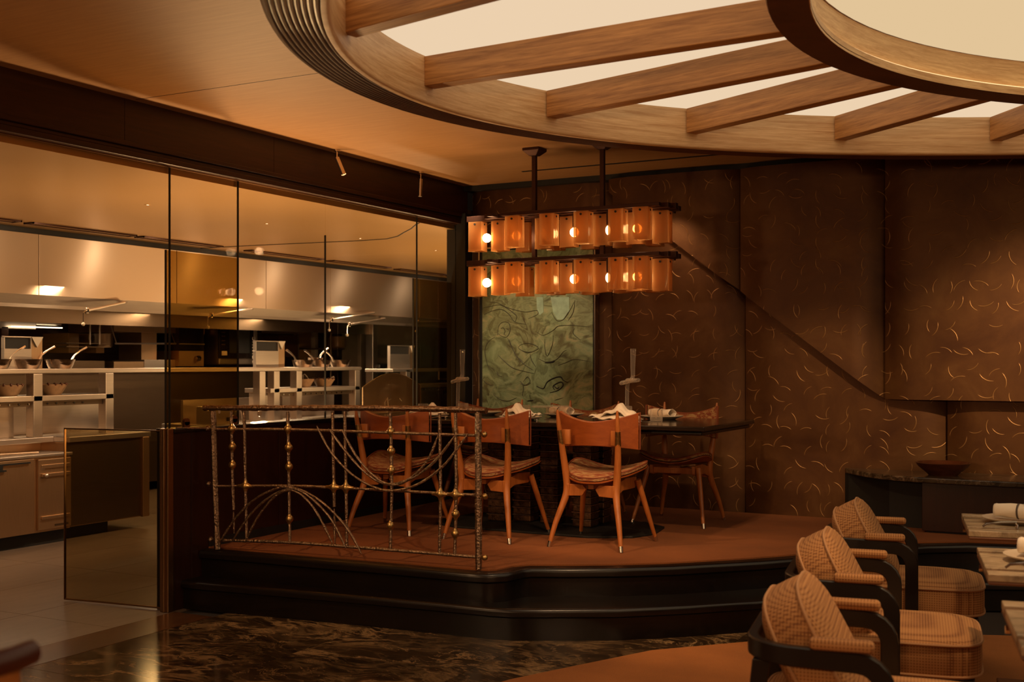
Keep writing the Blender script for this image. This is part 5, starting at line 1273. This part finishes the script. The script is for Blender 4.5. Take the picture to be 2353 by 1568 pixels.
TP = [(4.225, -3.01), (4.405, -4.01), (4.585, -5.0)]
for i, (x, y) in enumerate(TP): place(tt, i == 0, (x, y, .012), TR, TL[i])
tm_ = M.Rotation(TR, 4, 'Z')
for i, (x, y) in enumerate(TP):
    T = M.Translation((x, y, .748)) @ tm_
    w_ = ('farthest', 'middle', 'nearest')[i]
    plate('bone plate with rolled napkin on the %s small marble table' % w_, T @ V((.205, .02, 0)), .135, 'bone plates on the small tables')
    n_ = napkin_roll('linen napkin in a dark ring on the plate of the %s small marble table' % w_, T @ V((.225, .03, .014)), TR-.35, 'linen napkins on the small tables', .21, .026)
    def knob(u, v): a = 2*math.pi*v; return (.035+.03*math.cos(a)*.8, -.012+u*.05, .055+.03*math.sin(a))
    MB().sheet(knob, 4, 14, -.003).build('top_loop', m_napkin, n_, smooth=2)
    k_ = thing('knife', 'curved dark knife on its rest on the %s small marble table' % w_, 'knife', T @ V((.16, -.165, 0)), TR+.05, 'knives on the small tables')
    MB().tube([(-.10, 0, .004), (-.085, 0, .016), (-.03, 0, .024), (.03, 0, .027)], [.004, .005, .006, .005], 8, sx=1.2).build('handle', m_cutlery, k_, smooth=True)
    MB().sheet(lambda u, v: (.03+u*.11, (v-.5)*.02*(1-.4*u*u), .026-.006*u), 8, 2, .0016).build('blade', m_cutlery, k_)
    MB().tube([(.03, -.02, .002), (.03, -.018, .016), (.03, .018, .016), (.03, .02, .002)], .004, 6).build('rest', m_chrome, k_)

# leather chair whose back corner enters the lower left corner
lc = thing('leather_chair', 'tan leather chair with oxblood top edge, its back corner at the lower left', 'chair', (3.185, -7.285, .0), YAW)
def shell(u, v):
    a = math.pi*(u-.5)*.95; r = .27
    return (r*math.sin(a), -.16+r*(1-math.cos(a))*.8, .42+.565*v)
MB().sheet(shell, 20, 8, -.05).build('back_shell', m_leather, lc, smooth=True, bevel=.012)
MB().tube([V(shell(i/20, 1))+V((0, .02, .002)) for i in range(21)], .020, 10).build('top_roll', m_leatherdark, lc, smooth=True)
MB().rbox((0, .06, .43), (.46, .44, .10), .04, 3).build('seat', m_leather, lc, smooth=True)
for sx in (-1, 1):
    for sy in (-1, 1): MB().cyl((sx*.17, .06+sy*.16, .40), (sx*.20, .06+sy*.19, 0), .018, .012, 10).build('leg', m_armwood, lc, smooth=True)

# sconces added unseen behind the camera to give the room its warm fill
for i, x in enumerate((.6, 2.4, 6.6, 8.8)):
    t_ = thing('added_sconce', 'added brass sconce with globe on the wall behind the camera, %s from the kitchen side' % ('first', 'second', 'third', 'fourth')[i], 'wall lamp', (x, YF, 1.95), 0, 'added wall sconces')
    MB().lathe([(0, 0), (.06, 0), (.06, .02), (0, .02)], n=20, mat=M.Rotation(-math.pi/2, 4, 'X')).build('backplate', m_brass, t_, smooth=True)
    MB().tube([(0, .02, 0), (0, .18, 0), (0, .22, -.03)], .010, 8).build('arm', m_brass, t_, smooth=True)
    MB().lathe([(.05, -.06), (.03, -.10), (0, -.11)], c=(0, .35, -.05), n=16).build('cup', m_brass, t_, smooth=True)
